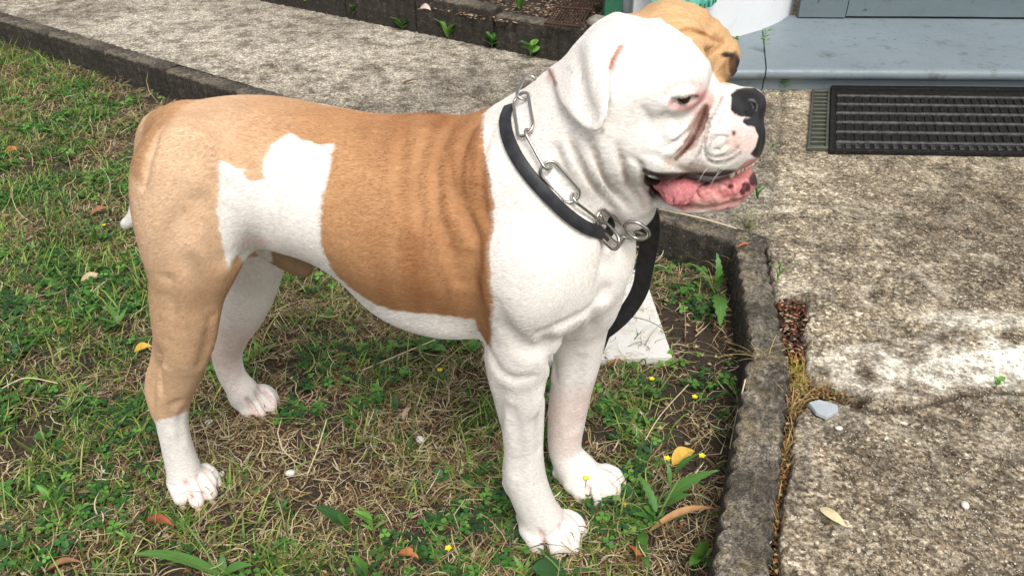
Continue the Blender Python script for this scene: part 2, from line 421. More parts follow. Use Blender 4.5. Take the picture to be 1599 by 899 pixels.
crease([(1040,176),(1030,190),(1034,204)], 5, 1.5, 6); crease([(1042,192),(1060,198),(1074,192)], 3, 1.4, 4); crease([(1046,184),(1062,186),(1076,178)], 3, 1.4, 4)
crease([(1000,240),(1022,243),(1050,256)], 6, 2.5, 8)
# far forehead wrinkles
for pts, r, dp in [([(1000,18),(1030,9),(1058,12),(1078,26)], 7, 4), ([(1040,34),(1070,34),(1100,46),(1122,66)], 7, 4), ([(1080,58),(1100,64),(1114,80)], 6, 3), ([(1118,78),(1132,88),(1140,106)], 8, 4), ([(1010,36),(1036,40),(1058,52)], 6, 2.5)]: crease(pts, r, dp, 5, mode='add')
for pts, r, dp in [([(1010,28),(1035,20),(1058,20),(1078,28)], 4, 4), ([(1022,38),(1050,33),(1075,42)], 4, 3), ([(1056,50),(1075,46),(1096,52),(1114,62),(1128,66)], 5, 6),
                   ([(1104,86),(1116,78),(1124,72)], 5, 5), ([(1095,36),(1112,52),(1126,74)], 4, 3), ([(1086,66),(1100,74),(1106,88)], 4, 3), ([(1132,84),(1140,98),(1138,114)], 5, 5)]:
    crease(pts, r, dp*1.5, 5)
TOECR = [[(842,826),(849,844),(856,866)], [(874,820),(884,840),(895,866)], [(882,808),(896,828),(909,852)], [(918,758),(921,772),(924,788)], [(933,752),(940,768),(946,786)], [(942,740),(956,756),(966,772)],
         [(290,752),(297,768),(303,788)], [(308,744),(316,762),(322,780)], [(320,734),(332,748),(342,764)], [(385,622),(394,636),(402,652)], [(398,612),(408,626),(416,642)], [(404,604),(416,614),(428,630)]]
for i_, L_ in enumerate(TOECR): crease(L_, 3.4 if i_ % 3 == 0 else 2.8, 7 if i_ % 3 == 0 else 5, 2.5)
# eye: socket, lids
EYP, EYG = surf(1071, 157)
crease([(1054,162),(1069,159),(1086,155)], 8.5, 9, 2.5, taper=False)
crease([(1042,165),(1054,157),(1066,151),(1080,147),(1092,150)], 5, 4.2, 3, mode='add')
crease([(1048,168),(1060,172),(1074,170),(1090,160)], 3.6, 2.4, 3, mode='add')
crease([(1036,152),(1054,138),(1076,132),(1096,140)], 4, 3.6, 6)
# nostril, chin
crease([(1172,160),(1178,166),(1174,174),(1166,177)], 3.6, 5, 2, taper=False)
crease([(1090,318),(1120,312),(1150,306),(1172,292)], 3, 2, 4)
bulge(1105,300,9,7,3,4); bulge(1128,294,8,6,3,4); bulge(1148,288,8,6,2.5,4); bulge(1116,312,10,5,2,5)
for x0_, y0_, x1_, y1_ in ((1085,298,1092,312),(1100,296,1104,310),(1118,292,1124,306),(1136,288,1142,300),(1152,284,1160,294)): crease([(x0_,y0_),((x0_+x1_)/2+2,(y0_+y1_)/2),(x1_,y1_)], 2.6, 4, 2.5)
# ---- ears: flaps that lie on the head and stand off towards the tip
EAR = [(862,103),(858,112),(866,130),(874,158),(893,184),(912,201),(930,207),(943,200),(949,180),(951,125),(954,100),(962,84),(978,68),(966,56),(935,48),(900,58),(880,74),(867,90)]
def ear(side):
    mirror = 1 if side > 0 else -1
    cs_ = np.array([D(x, y, 0.075) for x, y in EAR]); lo = cs_.min(0)-.03; hi = cs_.max(0)+.03
    lo[1], hi[1] = (0.02, 0.135) if side > 0 else (-0.135, -0.02)
    s = _box(lo, hi); U, V_, Z = _grid(s); sh = F[s].shape
    P = np.stack([np.broadcast_to(U, sh).ravel(), np.broadcast_to(V_*mirror, sh).ravel(), np.broadcast_to(Z, sh).ravel()], 1)
    px, py, dep = proj(toW(P)); f = F[s].ravel()
    near = np.abs(f) < .035; pd = np.full(len(f), .05)
    pd[near] = poly_sd(px[near], py[near], EAR)*dep[near]/FPX
    if side < 0: pd = pd+.012
    t = np.clip((py-62)/140, 0, 1)*(1 if side > 0 else .3); tb = np.clip((px-890)/50, 0, 1)
    off = 0.0005+0.015*t**0.8*(0.50+0.50*tb)+.004*tb*np.clip(1-np.abs(pd)/.012,0,1)*np.clip(t*4,0,1)+0.002*np.sin(px*.06+py*.03)
    th = 0.0036
    a = pd; b = np.abs(f-off)-th; k = 0.003; h = np.maximum(k-np.abs(a-b),0)/k; d = np.maximum(a,b)+h*h*k*.25
    kk = 0.002+0.012*(1-t)
    h = np.maximum(kk-np.abs(f-d),0)/kk; F[s] = (np.minimum(f,d)-h*h*kk*.25).reshape(sh).astype(np.float32)
ear(1); ear(-1)
crease([(948,106),(952,120),(951,150),(950,176),(946,196)], 3, 2.2, 2, mode='sub', taper=False) if False else None
crease([(900,80),(905,120),(912,160),(918,184)], 14, 1.4, 16)
crease([(925,70),(930,110),(934,150)], 10, 2, 14, mode='add')
crease([(968,76),(958,92),(953,112)], 3, 5, 2)
crease([(859,112),(865,128)], 3, 4, 2, taper=False)

print('sdf',round(time.time()-T0,1))
# ---- surface nets
def surface_nets():
    S = F < 0
    a = S[:-1,:-1,:-1]; n = np.zeros(a.shape, np.int8)
    for i in (0,1):
        for j in (0,1):
            for k in (0,1): n += S[i:S.shape[0]-1+i, j:S.shape[1]-1+j, k:S.shape[2]-1+k]
    act = (n > 0) & (n < 8); I, J, K = np.nonzero(act); idx = np.full(act.shape, -1, np.int32); idx[I,J,K] = np.arange(len(I))
    acc = np.zeros((len(I),3)); cnt = np.zeros(len(I))
    cs = [(i,j,k) for i in (0,1) for j in (0,1) for k in (0,1)]
    for c0 in cs:
        for ax in range(3):
            if c0[ax]: continue
            c1 = list(c0); c1[ax] = 1
            f0 = F[I+c0[0],J+c0[1],K+c0[2]]; f1 = F[I+c1[0],J+c1[1],K+c1[2]]
            m = (f0 < 0) != (f1 < 0); t = np.where(m, f0/(f0-f1+1e-20), 0)
            P0 = np.stack([GU[I+c0[0]],GV[J+c0[1]],GZ[K+c0[2]]],1); P1 = np.stack([GU[I+c1[0]],GV[J+c1[1]],GZ[K+c1[2]]],1)
            acc += np.where(m[:,None], P0+(P1-P0)*t[:,None], 0); cnt += m
    V = acc/cnt[:,None]
    Fs = []
    for ax in range(3):
        o = [x for x in range(3) if x != ax]
        sl0 = [slice(1,-1)]*3; sl1 = [slice(1,-1)]*3; sl0[ax] = slice(0,-1); sl1[ax] = slice(1,None)
        A = S[tuple(sl0)]; B = S[tuple(sl1)]; E = np.nonzero(A != B); e = np.stack(E,1)
        e[:,o[0]] += 1; e[:,o[1]] += 1
        ins = S[tuple(e.T)]
        def cell(da, db):
            q = e.copy(); q[:,o[0]] -= da; q[:,o[1]] -= db; return idx[q[:,0],q[:,1],q[:,2]]
        q = np.stack([cell(1,1), cell(0,1), cell(0,0), cell(1,0)],1)
        flip = ins if ax != 1 else ~ins
        q[~flip] = q[~flip][:,::-1]; Fs.append(q)
    return V, np.concatenate(Fs)
def vnormals(V, Fq):
    n = np.cross(V[Fq[:,2]]-V[Fq[:,0]], V[Fq[:,3]]-V[Fq[:,1]]); N = np.zeros_like(V)
    for i in range(4):
        for c in range(3): N[:,c] += np.bincount(Fq[:,i], n[:,c], len(V))
    return N/(np.linalg.norm(N,axis=1,keepdims=True)+1e-20)
DV, DF = surface_nets()
for _it in range(3):                       # light smoothing
    A = np.zeros_like(DV); cn = np.zeros(len(DV))
    for i in range(4):
        j = (i+1) % 4
        for p_, q_ in ((DF[:,i], DF[:,j]), (DF[:,j], DF[:,i])):
            for c in range(3): A[:,c] += np.bincount(p_, DV[q_,c], len(DV))
            cn += np.bincount(p_, minlength=len(DV))
    DV = DV*0.5 + 0.5*A/cn[:,None]
DN = vnormals(DV, DF)
print('dog grid', F.shape, 'verts', len(DV), 'wound out', float((DN*(DV-DV.mean(0))).sum(1).mean()), round(time.time()-T0,1))

# ---- coat colours by place on the body, with some fold and mouth shade painted in
_P = DV.copy(); _far = DV[:,1] < 0; _P[_far,1] *= -1
mx, my, _ = proj(toW(_P)); px, py, dep = proj(toW(DV))
_nz = vnoise(DV, 90, 3, 3); _nb = vnoise(DV, 22, 5, 2)
jx, jy = mx+_nz*7, my+vnoise(DV, 90, 9, 2)*7
W1 = [(343,250),(352,256),(360,258),(366,262),(384,264),(380,268),(388,280),(400,283),(412,281),(411,262),(416,240),(425,225),(437,217),(448,210),(457,209),(475,220),(500,228),(523,224),(517,255),(505,300),(500,340),(502,380),(510,405),(522,425),(545,447),(575,468),(610,484),(650,490),(700,492),(738,497),(760,900),(420,900),(420,440),(370,398),(358,416),(352,404),(346,372),(339,335),(343,290)]
W2 = [(762,120),(757,178),(755,205),(757,240),(765,275),(773,320),(770,360),(764,398),(767,440),(772,480),(768,515),(766,546),(755,532),(748,516),(740,498),(700,494),(700,900),(1400,900),(1400,-200),(762,-200)]
W3 = [(200,655),(238,658),(262,652),(280,646),(300,640),(360,640),(360,900),(200,900)]
dw = np.minimum(np.minimum(poly_sd(jx, jy, W1), poly_sd(jx, jy, W2)), poly_sd(jx, jy, W3))
# far legs are white
farleg = _far & (((px > 325) & (px < 460) & (py > 395+(460-px)*.05) & (DV[:,2] < .33)) | (DV[:,2] < 0.20))
white = sstep(1.5, -1.5, dw); white[farleg] = 1
MID = [(960,-50),(983,22),(1005,29),(1032,30),(1052,45),(1078,60),(1094,80),(1108,100),(1117,122),(1125,129),(1145,131),(1160,134),(1180,120),(1300,60),(1300,-100),(960,-100)]
hx, hy = px+vnoise(DV, 120, 31, 2)*5, py+vnoise(DV, 120, 37, 2)*5
farhead = (DV[:,1] < 0.0) & (px > 940) & (py < 260)
brownhead = sstep(1.5, -1.5, poly_sd(hx, hy, MID))*(DV[:,1] < 0.03) + 0.0
deep = (DV[:,1] < -0.055) & (px > 880) & (py < 190) & (px < 1150)
brownhead = np.maximum(brownhead, deep*1.0)
white = np.where(px > 900, np.where(brownhead > 0, np.minimum(white, 1-brownhead), white), white)
TL, TM, TD, WH = np.array([.66,.455,.295]), np.array([.47,.255,.122]), np.array([.29,.118,.044]), np.array([.81,.765,.725])
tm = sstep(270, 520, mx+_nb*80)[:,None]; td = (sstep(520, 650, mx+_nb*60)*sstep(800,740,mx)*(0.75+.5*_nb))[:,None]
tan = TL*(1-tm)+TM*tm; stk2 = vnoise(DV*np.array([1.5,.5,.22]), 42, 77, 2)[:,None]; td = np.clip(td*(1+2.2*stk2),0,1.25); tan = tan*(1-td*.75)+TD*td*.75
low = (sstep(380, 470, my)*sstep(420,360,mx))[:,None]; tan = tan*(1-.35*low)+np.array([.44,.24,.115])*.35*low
tl = (sstep(6,-8,poly_sd(mx,my,[(200,270),(200,190),(238,158),(305,152),(268,190),(246,214),(232,244),(222,292)]))*.75)[:,None]; tan = tan*(1-tl)+np.array([.46,.25,.115])*tl
strk = vnoise(DV*np.array([.35,1,1.6]), 150, 21, 3)[:,None]; tan = tan*(1+.22*strk)
hb = np.array([.62,.38,.19]); tan = np.where((px > 900)[:,None], hb*(1+.25*_nb[:,None]), tan)
wh = WH*(1+.05*_nb[:,None])
# pink skin showing through: belly fold, muzzle, round the eye, ear edges, toes
def spot(cx, cy, rx, ry, rot=0):
    a = math.radians(rot); dx, dy = px-cx, py-cy; x = dx*math.cos(a)+dy*math.sin(a); y = -dx*math.sin(a)+dy*math.cos(a)
    return sstep(1.0, 0.2, np.sqrt((x/rx)**2+(y/ry)**2))*(DV[:,1] > -0.03)
pink = np.zeros(len(DV))
for a in [(1160,215,40,38,0,.8),(1145,185,26,22,0,.55),(1090,135,22,34,-20,.5),(1072,166,32,14,0,.6),(1085,180,14,30,25,.5),(1120,150,26,16,0,.3),(960,92,10,34,20,.5),(862,120,10,16,0,.5),(395,378,40,16,0,.35),(1010,300,16,30,0,.25),(880,720,40,40,0,.18),(905,600,40,90,0,.14)]:
    pink = np.maximum(pink, spot(*a[:5])*a[5])
for L_ in TOECR: pink = np.maximum(pink, sstep(5.5,1.5,np.min([np.hypot(px-x,py-y) for x,y in dense(L_,3)],0))*.50)
for kn, t, r in TOES: pink = np.maximum(pink, sstep(1.6, .6, np.linalg.norm(DV-t,axis=1)/r)*.22)
flg = farleg*sstep(-.2,.5,DN[:,1])*sstep(.02,.12,DV[:,2])*sstep(.24,.15,DV[:,2])  # inner far legs: thin pinkish coat, plus their shade put into the colour
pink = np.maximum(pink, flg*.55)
pink = np.clip(pink*(1+1.2*_nz), 0, 1)[:,None]
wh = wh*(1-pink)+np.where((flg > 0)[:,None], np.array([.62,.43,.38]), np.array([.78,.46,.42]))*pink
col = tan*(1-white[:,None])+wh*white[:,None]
sheath = (px > 425) & (px < 495) & (py > 385) & (py < 445) & (np.abs(DV[:,1]) < .035) & (DV[:,2] > .2)
tailtip = (px < 240) & (py > 318) & (py < 372) & (DV[:,1] < .0); col[tailtip] = np.array([.8,.77,.72]); col[sheath] = np.array([.36,.23,.13])
def paint(mask, c):
    global col
    m = np.clip(mask, 0, 1)[:,None]; col = col*(1-m)+np.array(c)*m
def line_d(pts):
    d = np.full(len(DV), 1e9); q = dense(pts, 4)
    for x, y in q: d = np.minimum(d, (px-x)**2+(py-y)**2)
    return np.sqrt(d)
nearh = (DV[:,1] > -0.035)
# tear stain in the cheek fold
dl_ = line_d([(1112,146),(1101,172),(1090,202),(1072,232),(1046,256)])
_tp = sstep(140,176,py)*sstep(262,222,py); stain = sstep(4+11*_tp,2.0,dl_+_nz*13)*nearh*np.clip(_tp*1.3,0,1); paint(sstep(20,5,dl_+_nz*26)*.40*nearh*sstep(140,175,py), (.42,.22,.14)); paint(stain*(.82+.9*_nz), (.21,.068,.034))
paint(sstep(5,2.0,line_d([(1103,166),(1091,200),(1073,230),(1056,248)]))*.85*nearh, (.045,.014,.010))
for L_ in ([(1128,152),(1112,186),(1100,214),(1092,240)], [(1103,216),(1101,236),(1106,250),(1122,256),(1142,250),(1156,238)], [(1104,240),(1118,246),(1138,241),(1152,230)], [(1108,228),(1114,216),(1128,211),(1136,214)]):
    paint(sstep(3.4,1.2,line_d(L_))*.62*nearh, (.20,.13,.10))  # muzzle wrinkles drawn darker, crease shade put into the colour
paint(spot(1140,232,40,30)*.18, (.50,.33,.22)); paint(spot(1085,262,46,18)*.30, (.50,.31,.20)); paint(spot(1040,184,26,22)*.25, (.58,.47,.40))
paint(spot(1092,150,12,14)*.5, (.62,.25,.20))
for L_ in ([(890,212),(903,252),(930,294),(964,330)], [(921,218),(936,262),(958,298),(985,326)], [(966,226),(974,268),(990,302),(1006,326)]): paint(sstep(6,1,line_d(L_))*.35*nearh, (.50,.36,.25))  # neck folds: beige crease shade painted along the grooves
paint(sstep(5.5,2,line_d([(1046,163),(1058,168),(1074,168),(1090,160),(1100,152)]))*.85*nearh, (.70,.34,.33)); paint(sstep(3,1,line_d([(1050,160),(1062,154),(1076,149),(1090,151)]))*.75*nearh, (.22,.09,.07)); paint(sstep(9,2,line_d([(1094,150),(1106,146),(1110,160)]))*.5*nearh, (.66,.28,.24))
for L_, w_, o_ in (([(1136,160),(1120,192),(1108,218)], 2.2, .45), ([(1092,178),(1078,200),(1056,218),(1030,230)], 3, .4), ([(1100,214),(1092,238),(1078,256)], 2.6, .5), ([(1040,252),(1060,262),(1084,268)], 3, .3)): paint(sstep(w_+1,.8,line_d(L_))*o_*nearh, (.30,.17,.12))  # more wrinkle lines strengthened with painted crease shade
# ear opening, dark edge
paint(sstep(3.2,1.5,line_d([(955,108),(954,130),(953,160),(951,180)]))*.5*nearh, (.58,.42,.33)); paint(sstep(5,2,line_d([(970,74),(960,88),(954,106)]))*.9*nearh, (.30,.09,.06)); paint(sstep(8,2,line_d([(980,66),(966,80),(954,110)]))*.35*nearh, (.62,.33,.24))
paint(sstep(4,1.5,line_d([(858,110),(864,122),(868,131)]))*.9*nearh, (.28,.09,.06))
paint(sstep(3,1,line_d([(943,200),(939,206)]))*.8*nearh, (.10,.07,.05)); paint(sstep(4,1,line_d([(888,106),(893,113)]))*.5*nearh, (.35,.35,.38))
# black nose leather and lip pigment
NOSE = [(1141,149),(1150,140),(1163,137),(1178,137),(1187,144),(1200,150),(1212,180),(1212,240),(1196,248),(1178,246),(1172,240),(1180,228),(1184,212),(1178,198),(1166,196),(1159,190),(1162,184),(1172,183),(1160,182),(1146,178),(1139,170),(1143,160)]
nx_, ny_ = px+_nz*4, py+vnoise(DV,110,41,2)*4
nose = sstep(1.2,-1.2,poly_sd(nx_, ny_, NOSE)); paint(nose, (.016,.015,.016))
paint(spot(1146,208,5,6)*1.2, (.10,.05,.05))
paint(sstep(1.0,.6,np.hypot((px-1146+_nz*6)/11,(py-102)/25))*(DV[:,1] < 0), (.03,.022,.018)); paint(sstep(1.0,.5,np.hypot((px-1135+_nz*6)/12,(py-86)/6))*(DV[:,1] < 0), (.035,.025,.02))
paint(sstep(1.0,.3,np.hypot((px-1138)/22,(py-112)/24))*(DV[:,1] < 0)*.55, (.10,.055,.03))
for L_ in ([(1056,50),(1075,46),(1096,52),(1114,62),(1128,66)], [(1104,86),(1116,78),(1124,72)]): paint(sstep(5,1.5,line_d(L_))*.6*(DV[:,1]<.01), (.30,.12,.035))  # far brow wrinkles: crease shade painted along the grooves
# mouth: lip underside and inside darkened, shade put into the colour; then lower lip
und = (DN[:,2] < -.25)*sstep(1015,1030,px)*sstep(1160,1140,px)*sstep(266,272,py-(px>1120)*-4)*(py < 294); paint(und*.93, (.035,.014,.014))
JAW = [(1012,266),(1026,270),(1060,283),(1100,285),(1130,279),(1150,267),(1166,251),(1192,243),(1200,260),(1196,300),(1172,318),(1140,330),(1100,328),(1066,330),(1036,316),(1022,300)]
jw = sstep(1.5,-1.5,poly_sd(px+_nz*3, py+_nb*3, JAW))*(1-nose)
jw = jw*(np.abs(DV[:,1]) < .06)
paint(jw, (.60,.22,.215)); paint(jw*sstep(0,.35,vnoise(DV,120,55,2)+.05), (.68,.33,.31))
paint(jw*sstep(300,324,py)*sstep(1060,1090,px)*.75, (.66,.40,.36))
inner = jw*sstep(296,286,py)*sstep(1120,1090,px); paint(inner, (.04,.012,.012))
for cx, cy, rx, ry in ((1166,292,8,9),(1176,280,6,12),(1160,300,5,6),(1182,286,4,10),(1141,291,5,4)): paint(sstep(1.1,.7,np.hypot((px-cx+_nz*6)/rx,(py-cy)/ry))*jw, (.055,.022,.026))
lipd = sstep(5.5,2.2,line_d([(1006,266),(1014,270),(1040,277),(1070,285),(1104,287)])+_nz*3)*nearh; paint(lipd*.95, (.03,.015,.014)); paint(sstep(1.0,.7,np.hypot((px-1016)/13,(py-280)/14))*(np.abs(DV[:,1])<.08), (.03,.014,.013)); jw = np.maximum(jw, lipd)
paint(sstep(4.5,1.5,line_d([(1009,266),(1012,280),(1024,302)]))*.8*nearh, (.035,.018,.016))
SKIN = np.clip(jw+nose+sstep(6,3,line_d([(968,76),(958,92),(953,110)]))*nearh+sstep(5,3,line_d([(858,110),(864,122),(868,131)]))*nearh+sstep(12,4,line_d([(1066,160),(1080,158)]))*.9, 0, 1)       # bare skin: no fur
# loose wet lip, wrinkled brow, uneven skin over the muscles
rg = lambda P, f, s_: 1-2*np.abs(vnoise(P, f, s_, 2))
disp = jw*(_m0 := (py > 284))*(.0030*(rg(DV,75,201)-.75)+.0016*vnoise(DV,190,203,2)*2)
bh = brownhead*(DV[:,1] < .0)*(px > 985)*(px < 1150)*(py < 118); Qh = DV@np.array([[1,0,0.7],[0,.35,0],[-.7,0,1]]).T
disp = disp+bh*.0042*(rg(Qh*np.array([.5,1,1.6]),36,207)-.72)
disp = disp+.0022*vnoise(DV,17,211,2)*(px < 940)*(DV[:,2] > .12)+.0016*vnoise(DV,45,213,2)*sstep(930,960,px)*(1-jw)*(1-nose)
DV += DN*disp[:,None]; DN = vnormals(DV, DF)
_lv = np.clip(-disp/.0016,0,1)*jw; paint(_lv*.55, (.34,.07,.07)); paint(np.clip(-disp/.003,0,1)*bh*.4, (.36,.17,.06))  # brow furrows darkened with depth, shade put into the colour; lip folds redder
DOG = empty('dog', DO, 'stocky white and tan bulldog standing on the lawn, head turned to the right, mouth open', 'dog')
DOG.rotation_euler = (0, 0, _a)
def dog_obj(name, me, mat):
    o = bpy.data.objects.new(name, me); C.collection.objects.link(o)
    for m in (mat if isinstance(mat, (list,tuple)) else [mat]): me.materials.append(m)
    o.parent = DOG; return o
YF = np.array([1,-1,1])                     # dog space (forward, towards the viewer, up) -> the Empty's own axes
FLIP = lambda V: np.asarray(V, float)*YF
me = mesh_np('body', FLIP(DV), DF[:, ::-1] if False else DF)
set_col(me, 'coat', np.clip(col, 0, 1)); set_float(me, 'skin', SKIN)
m = NT('coat'); c0 = m.attr('coat'); sk = m.attr('skin', 'Fac')
mp = m.n('ShaderNodeMapping'); m.l(m.co, mp.inputs['Vector']); mp.inputs['Scale'].default_value = (0.35, 1.2, 1.3)
n1 = m.noise(420, 3, .6, mp.outputs[0]); n2 = m.noise(60, 3, .5)
v = m.ramp(n1, [(.3,.80),(.7,1.16)]); c1 = m.mix(1.0, c0, v, 'MULTIPLY')
m.set(Base_Color=c1, Roughness=m.ramp(sk, [(0,.78),(1,.36)])); m.b.inputs['Specular IOR Level'].default_value = .3
m.bump(n1, .18, .0008)
BODY = dog_obj('body', me, m.m)
# ---- fur
def fur(n_target):
    r = np.random.default_rng(5)
    A = DV[DF[:,0]]; B = DV[DF[:,1]]; Cc = DV[DF[:,2]]; Dd = DV[DF[:,3]]
    area = .5*np.linalg.norm(np.cross(Cc-A, Dd-B), axis=1)
    ctr = (A+B+Cc+Dd)/4; wv = area*1.0
    fn = DN[DF[:,0]]; view = _c-ctr; view /= np.linalg.norm(view,axis=1,keepdims=True)
    facing = (fn*view).sum(1); wv *= np.where(facing < -.25, .18, 1.0)*np.where(SKIN[DF[:,0]] > .3, 0, 1)
    fi = r.choice(len(DF), n_target, p=wv/wv.sum()); a, b = r.random(n_target), r.random(n_target)
    wq = np.stack([(1-a)*(1-b), a*(1-b), a*b, (1-a)*b],1); Q = DF[fi]
    P = (DV[Q]*wq[:,:,None]).sum(1); N = (DN[Q]*wq[:,:,None]).sum(1); N /= np.linalg.norm(N,axis=1,keepdims=True)
    cc = (col[Q]*wq[:,:,None]).sum(1)
    hx_, hy_, _d = proj(toW(P))
    head = sstep(930, 1000, hx_)*(hy_ < 360); leg = sstep(.30, .22, P[:,2])
    nose_p = D(1185, 175, 0); rad = P-nose_p; rad /= np.linalg.norm(rad,axis=1,keepdims=True)
    base = np.array([-.9,0,-.42])[None]*np.ones((len(P),1)); legd = np.array([.1,0,-1.0])[None]*np.ones((len(P),1))
    neck = (sstep(800,900,hx_)*(1-head)*(1-leg))[:,None]; base = base*(1-neck)+np.array([-.6,0,-.9])*neck
    d = base*(1-leg[:,None])+legd*leg[:,None]; d = d*(1-head[:,None])+rad*head[:,None]
    d += np.stack([vnoise(P,38,61,2), vnoise(P,38,63,2), vnoise(P,38,67,2)],1)*.55
    d += r.normal(0,.11,(len(P),3)); d -= (d*N).sum(1,keepdims=True)*N; d /= np.linalg.norm(d,axis=1,keepdims=True)+1e-9
    L = (.0056*(1-head)*(1-leg)+.0030*leg*(1-head)+.0019*head)*(0.7+.5*r.random(len(P)))
    ear_ = ((hx_ > 855) & (hx_ < 960) & (hy_ < 215)); L[ear_] *= .6
    lift = (.09+.09*r.random(len(P)))[:,None]
    p0 = P-N*.0005; p1 = p0+d*L[:,None]*.5+N*L[:,None]*lift*.8; p2 = p0+d*L[:,None]+N*L[:,None]*lift*.95
    V = FLIP(np.stack([p0,p1,p2],1).reshape(-1,3))
    cu = bpy.data.hair_curves.new('fur'); cu.add_curves([3]*len(P)); cu.attributes['position'].data.foreach_set('vector', V.astype(np.float32).ravel())
    R_ = np.tile(np.array([.00013,.00010,.00003],np.float32), len(P))
    ra = cu.attributes.get('radius') or cu.attributes.new('radius','FLOAT','POINT'); ra.data.foreach_set('value', R_)
    jit = (1+r.normal(0,.10,(len(P),1))); ca = cu.attributes.new('coat','FLOAT_COLOR','CURVE'); c4 = np.ones((len(P),4),np.float32); c4[:,:3] = np.clip(cc*jit*1.04,0,.92)
    ca.data.foreach_set('color', c4.ravel())
    fm = NT('fur'); fm.set(Base_Color=fm.attr('coat'), Roughness=.6); fm.b.inputs['Specular IOR Level'].default_value = .25
    o = bpy.data.objects.new('fur', cu); C.collection.objects.link(o); cu.materials.append(fm.m); o.parent = DOG; return o
if FUR: fur(FUR)
wk = bpy.data.hair_curves.new('whiskers'); _r = np.random.default_rng(3); _wp = []
for x, y in [(1108,228),(1120,238),(1132,226),(1118,250),(1140,244),(1100,246),(1148,232),(1126,262),(1104,262),(1138,258),(1068,134),(1062,136)]:
    p, g = surf(x, y); d0 = g*.6+np.array([-.55,0,-.25])+_r.normal(0,.2,3); d0 /= np.linalg.norm(d0); L_ = _r.uniform(.010,.022); _wp += [p+d0*L_*t+np.array([0,0,-.30])*L_*t*t for t in (0,.33,.66,1)]
wk.add_curves([4]*(len(_wp)//4)); wk.attributes['position'].data.foreach_set('vector', FLIP(np.array(_wp)).astype(np.float32).ravel()); _ra = wk.attributes.get('radius') or wk.attributes.new('radius','FLOAT','POINT'); _ra.data.foreach_set('value', np.tile(np.array([.00014,.00012,.00008,.00003],np.float32), len(_wp)//4))
_wo = bpy.data.objects.new('whiskers', wk); C.collection.objects.link(_wo); wk.materials.append(flat_mat('whisker', (.75,.72,.66), .4)); _wo.parent = DOG
# ---- eye, tongue, teeth, claws
wet = flat_mat('eye_wet', (.035,.014,.008), .06); pinkw = NT('wet_pink'); pinkw.set(Base_Color=pinkw.ramp(pinkw.noise(110,5,.7),[(.3,(.46,.10,.11)),(.7,(.72,.30,.31))]), Roughness=.2); pinkw.bump(pinkw.noise(260,5,.7),.7,.0025)
def ball(c, r, seg=20, sc=(1,1,1)):
    bm = bmesh.new(); bmesh.ops.create_uvsphere(bm, u_segments=seg, v_segments=seg//2, radius=1)
    V = np.array([v.co[:] for v in bm.verts])*np.array(sc)*r+c; Fm = [[v.index for v in f.verts] for f in bm.faces]; bm.free()
    me = bpy.data.meshes.new('b'); me.from_pydata(FLIP(V).tolist(), [], Fm); me.polygons.foreach_set('use_smooth',[True]*len(Fm)); return me
em = mpp(EYP)
e = EYP-EYG*8.5*em+np.array([0,0,0]); dog_obj('eye', ball(e, 11.5*em), wet)
fe = D(1128, 112, -0.062); dog_obj('eye', ball(fe, .009), wet)
def grid_mesh(name, pts, closed_u=False, smooth=True):
    a, b = pts.shape[:2]; idx = np.arange(a*b).reshape(a,b)
    nb = b if closed_u else b-1
    q = [(idx[i,j], idx[i+1,j], idx[i+1,(j+1)%b], idx[i,(j+1)%b]) for i in range(a-1) for j in range(nb)]
    return mesh_np(name, pts.reshape(-1,3), q, smooth)
# tongue lolling over the near lip
def slab(rows, th):
    """rows: (n,m,3) upper surface -> closed slab of thickness th along the mean normal"""
    n, m_ = rows.shape[:2]; du = np.gradient(rows, axis=0); dv_ = np.gradient(rows, axis=1); nn = np.cross(du, dv_); nn /= np.linalg.norm(nn,axis=2,keepdims=True)+1e-9
    i = np.linspace(-1,1,n)[:,None]; j = np.linspace(-1,1,m_)[None,:]; e = np.sqrt(np.clip(1-np.maximum(np.abs(i)**6, np.abs(j)**6),0,1))[:,:,None]
    top = rows+nn*th*.5*e; bot = rows-nn*th*.5*e; P = np.concatenate([top.reshape(-1,3), bot.reshape(-1,3)]); ix = np.arange(n*m_).reshape(n,m_); q = []
    for a in range(n-1):
        for b in range(m_-1):
            q.append((ix[a,b],ix[a+1,b],ix[a+1,b+1],ix[a,b+1])); q.append(tuple(n*m_+z for z in (ix[a,b],ix[a,b+1],ix[a+1,b+1],ix[a+1,b])))
    return P, q
rows = []
for (y_l, x_l, y_r, x_r, v_) in [(282,1048,285,1112,.018),(280,1034,286,1104,.032),(279,1021,288,1098,.042),(282,1017,291,1093,.049),(290,1021,297,1088,.053),(300,1029,306,1082,.055),(311,1038,314,1078,.056),(318,1044,320,1074,.056),(323,1052,322,1068,.0555)]:
    rows.append([D(x_l+(x_r-x_l)*t, y_l+(y_r-y_l)*t-1.5*math.sin(math.pi*t)+1.8*math.sin(t*17+y_l*.2), v_+.0012*math.sin(math.pi*t)+.0016*math.sin(t*14+y_l*.3)) for t in np.linspace(0,1,13)])
P_, q_ = slab(np.array(rows), .005); P_ += (np.stack([vnoise(P_,130,k_,2) for k_ in (1,2,3)],1))*.0025
tm_ = mesh_np('tongue', FLIP(P_), q_); dog_obj('tongue', tm_, pinkw.m)
toothm = flat_mat('tooth', (.80,.74,.60), .3)
def tooth(x, y, v_, r, h, lean=0):
    c = D(x, y, v_); mm = mpp(c); return dog_obj('tooth', ball(c, 1.0, 12, (r*mm, r*mm*.9, h*mm)), toothm)
tooth(1143,270,.030,5,9)
for x, y, v_, r, h in ((1153,267,.026,3.2,5.5),(1159,264,.021,3,5),(1165,261,.016,3,5),(1170,258,.011,3,4.5),(1175,256,.006,2.8,4.5)): tooth(x, y, v_, r, h)
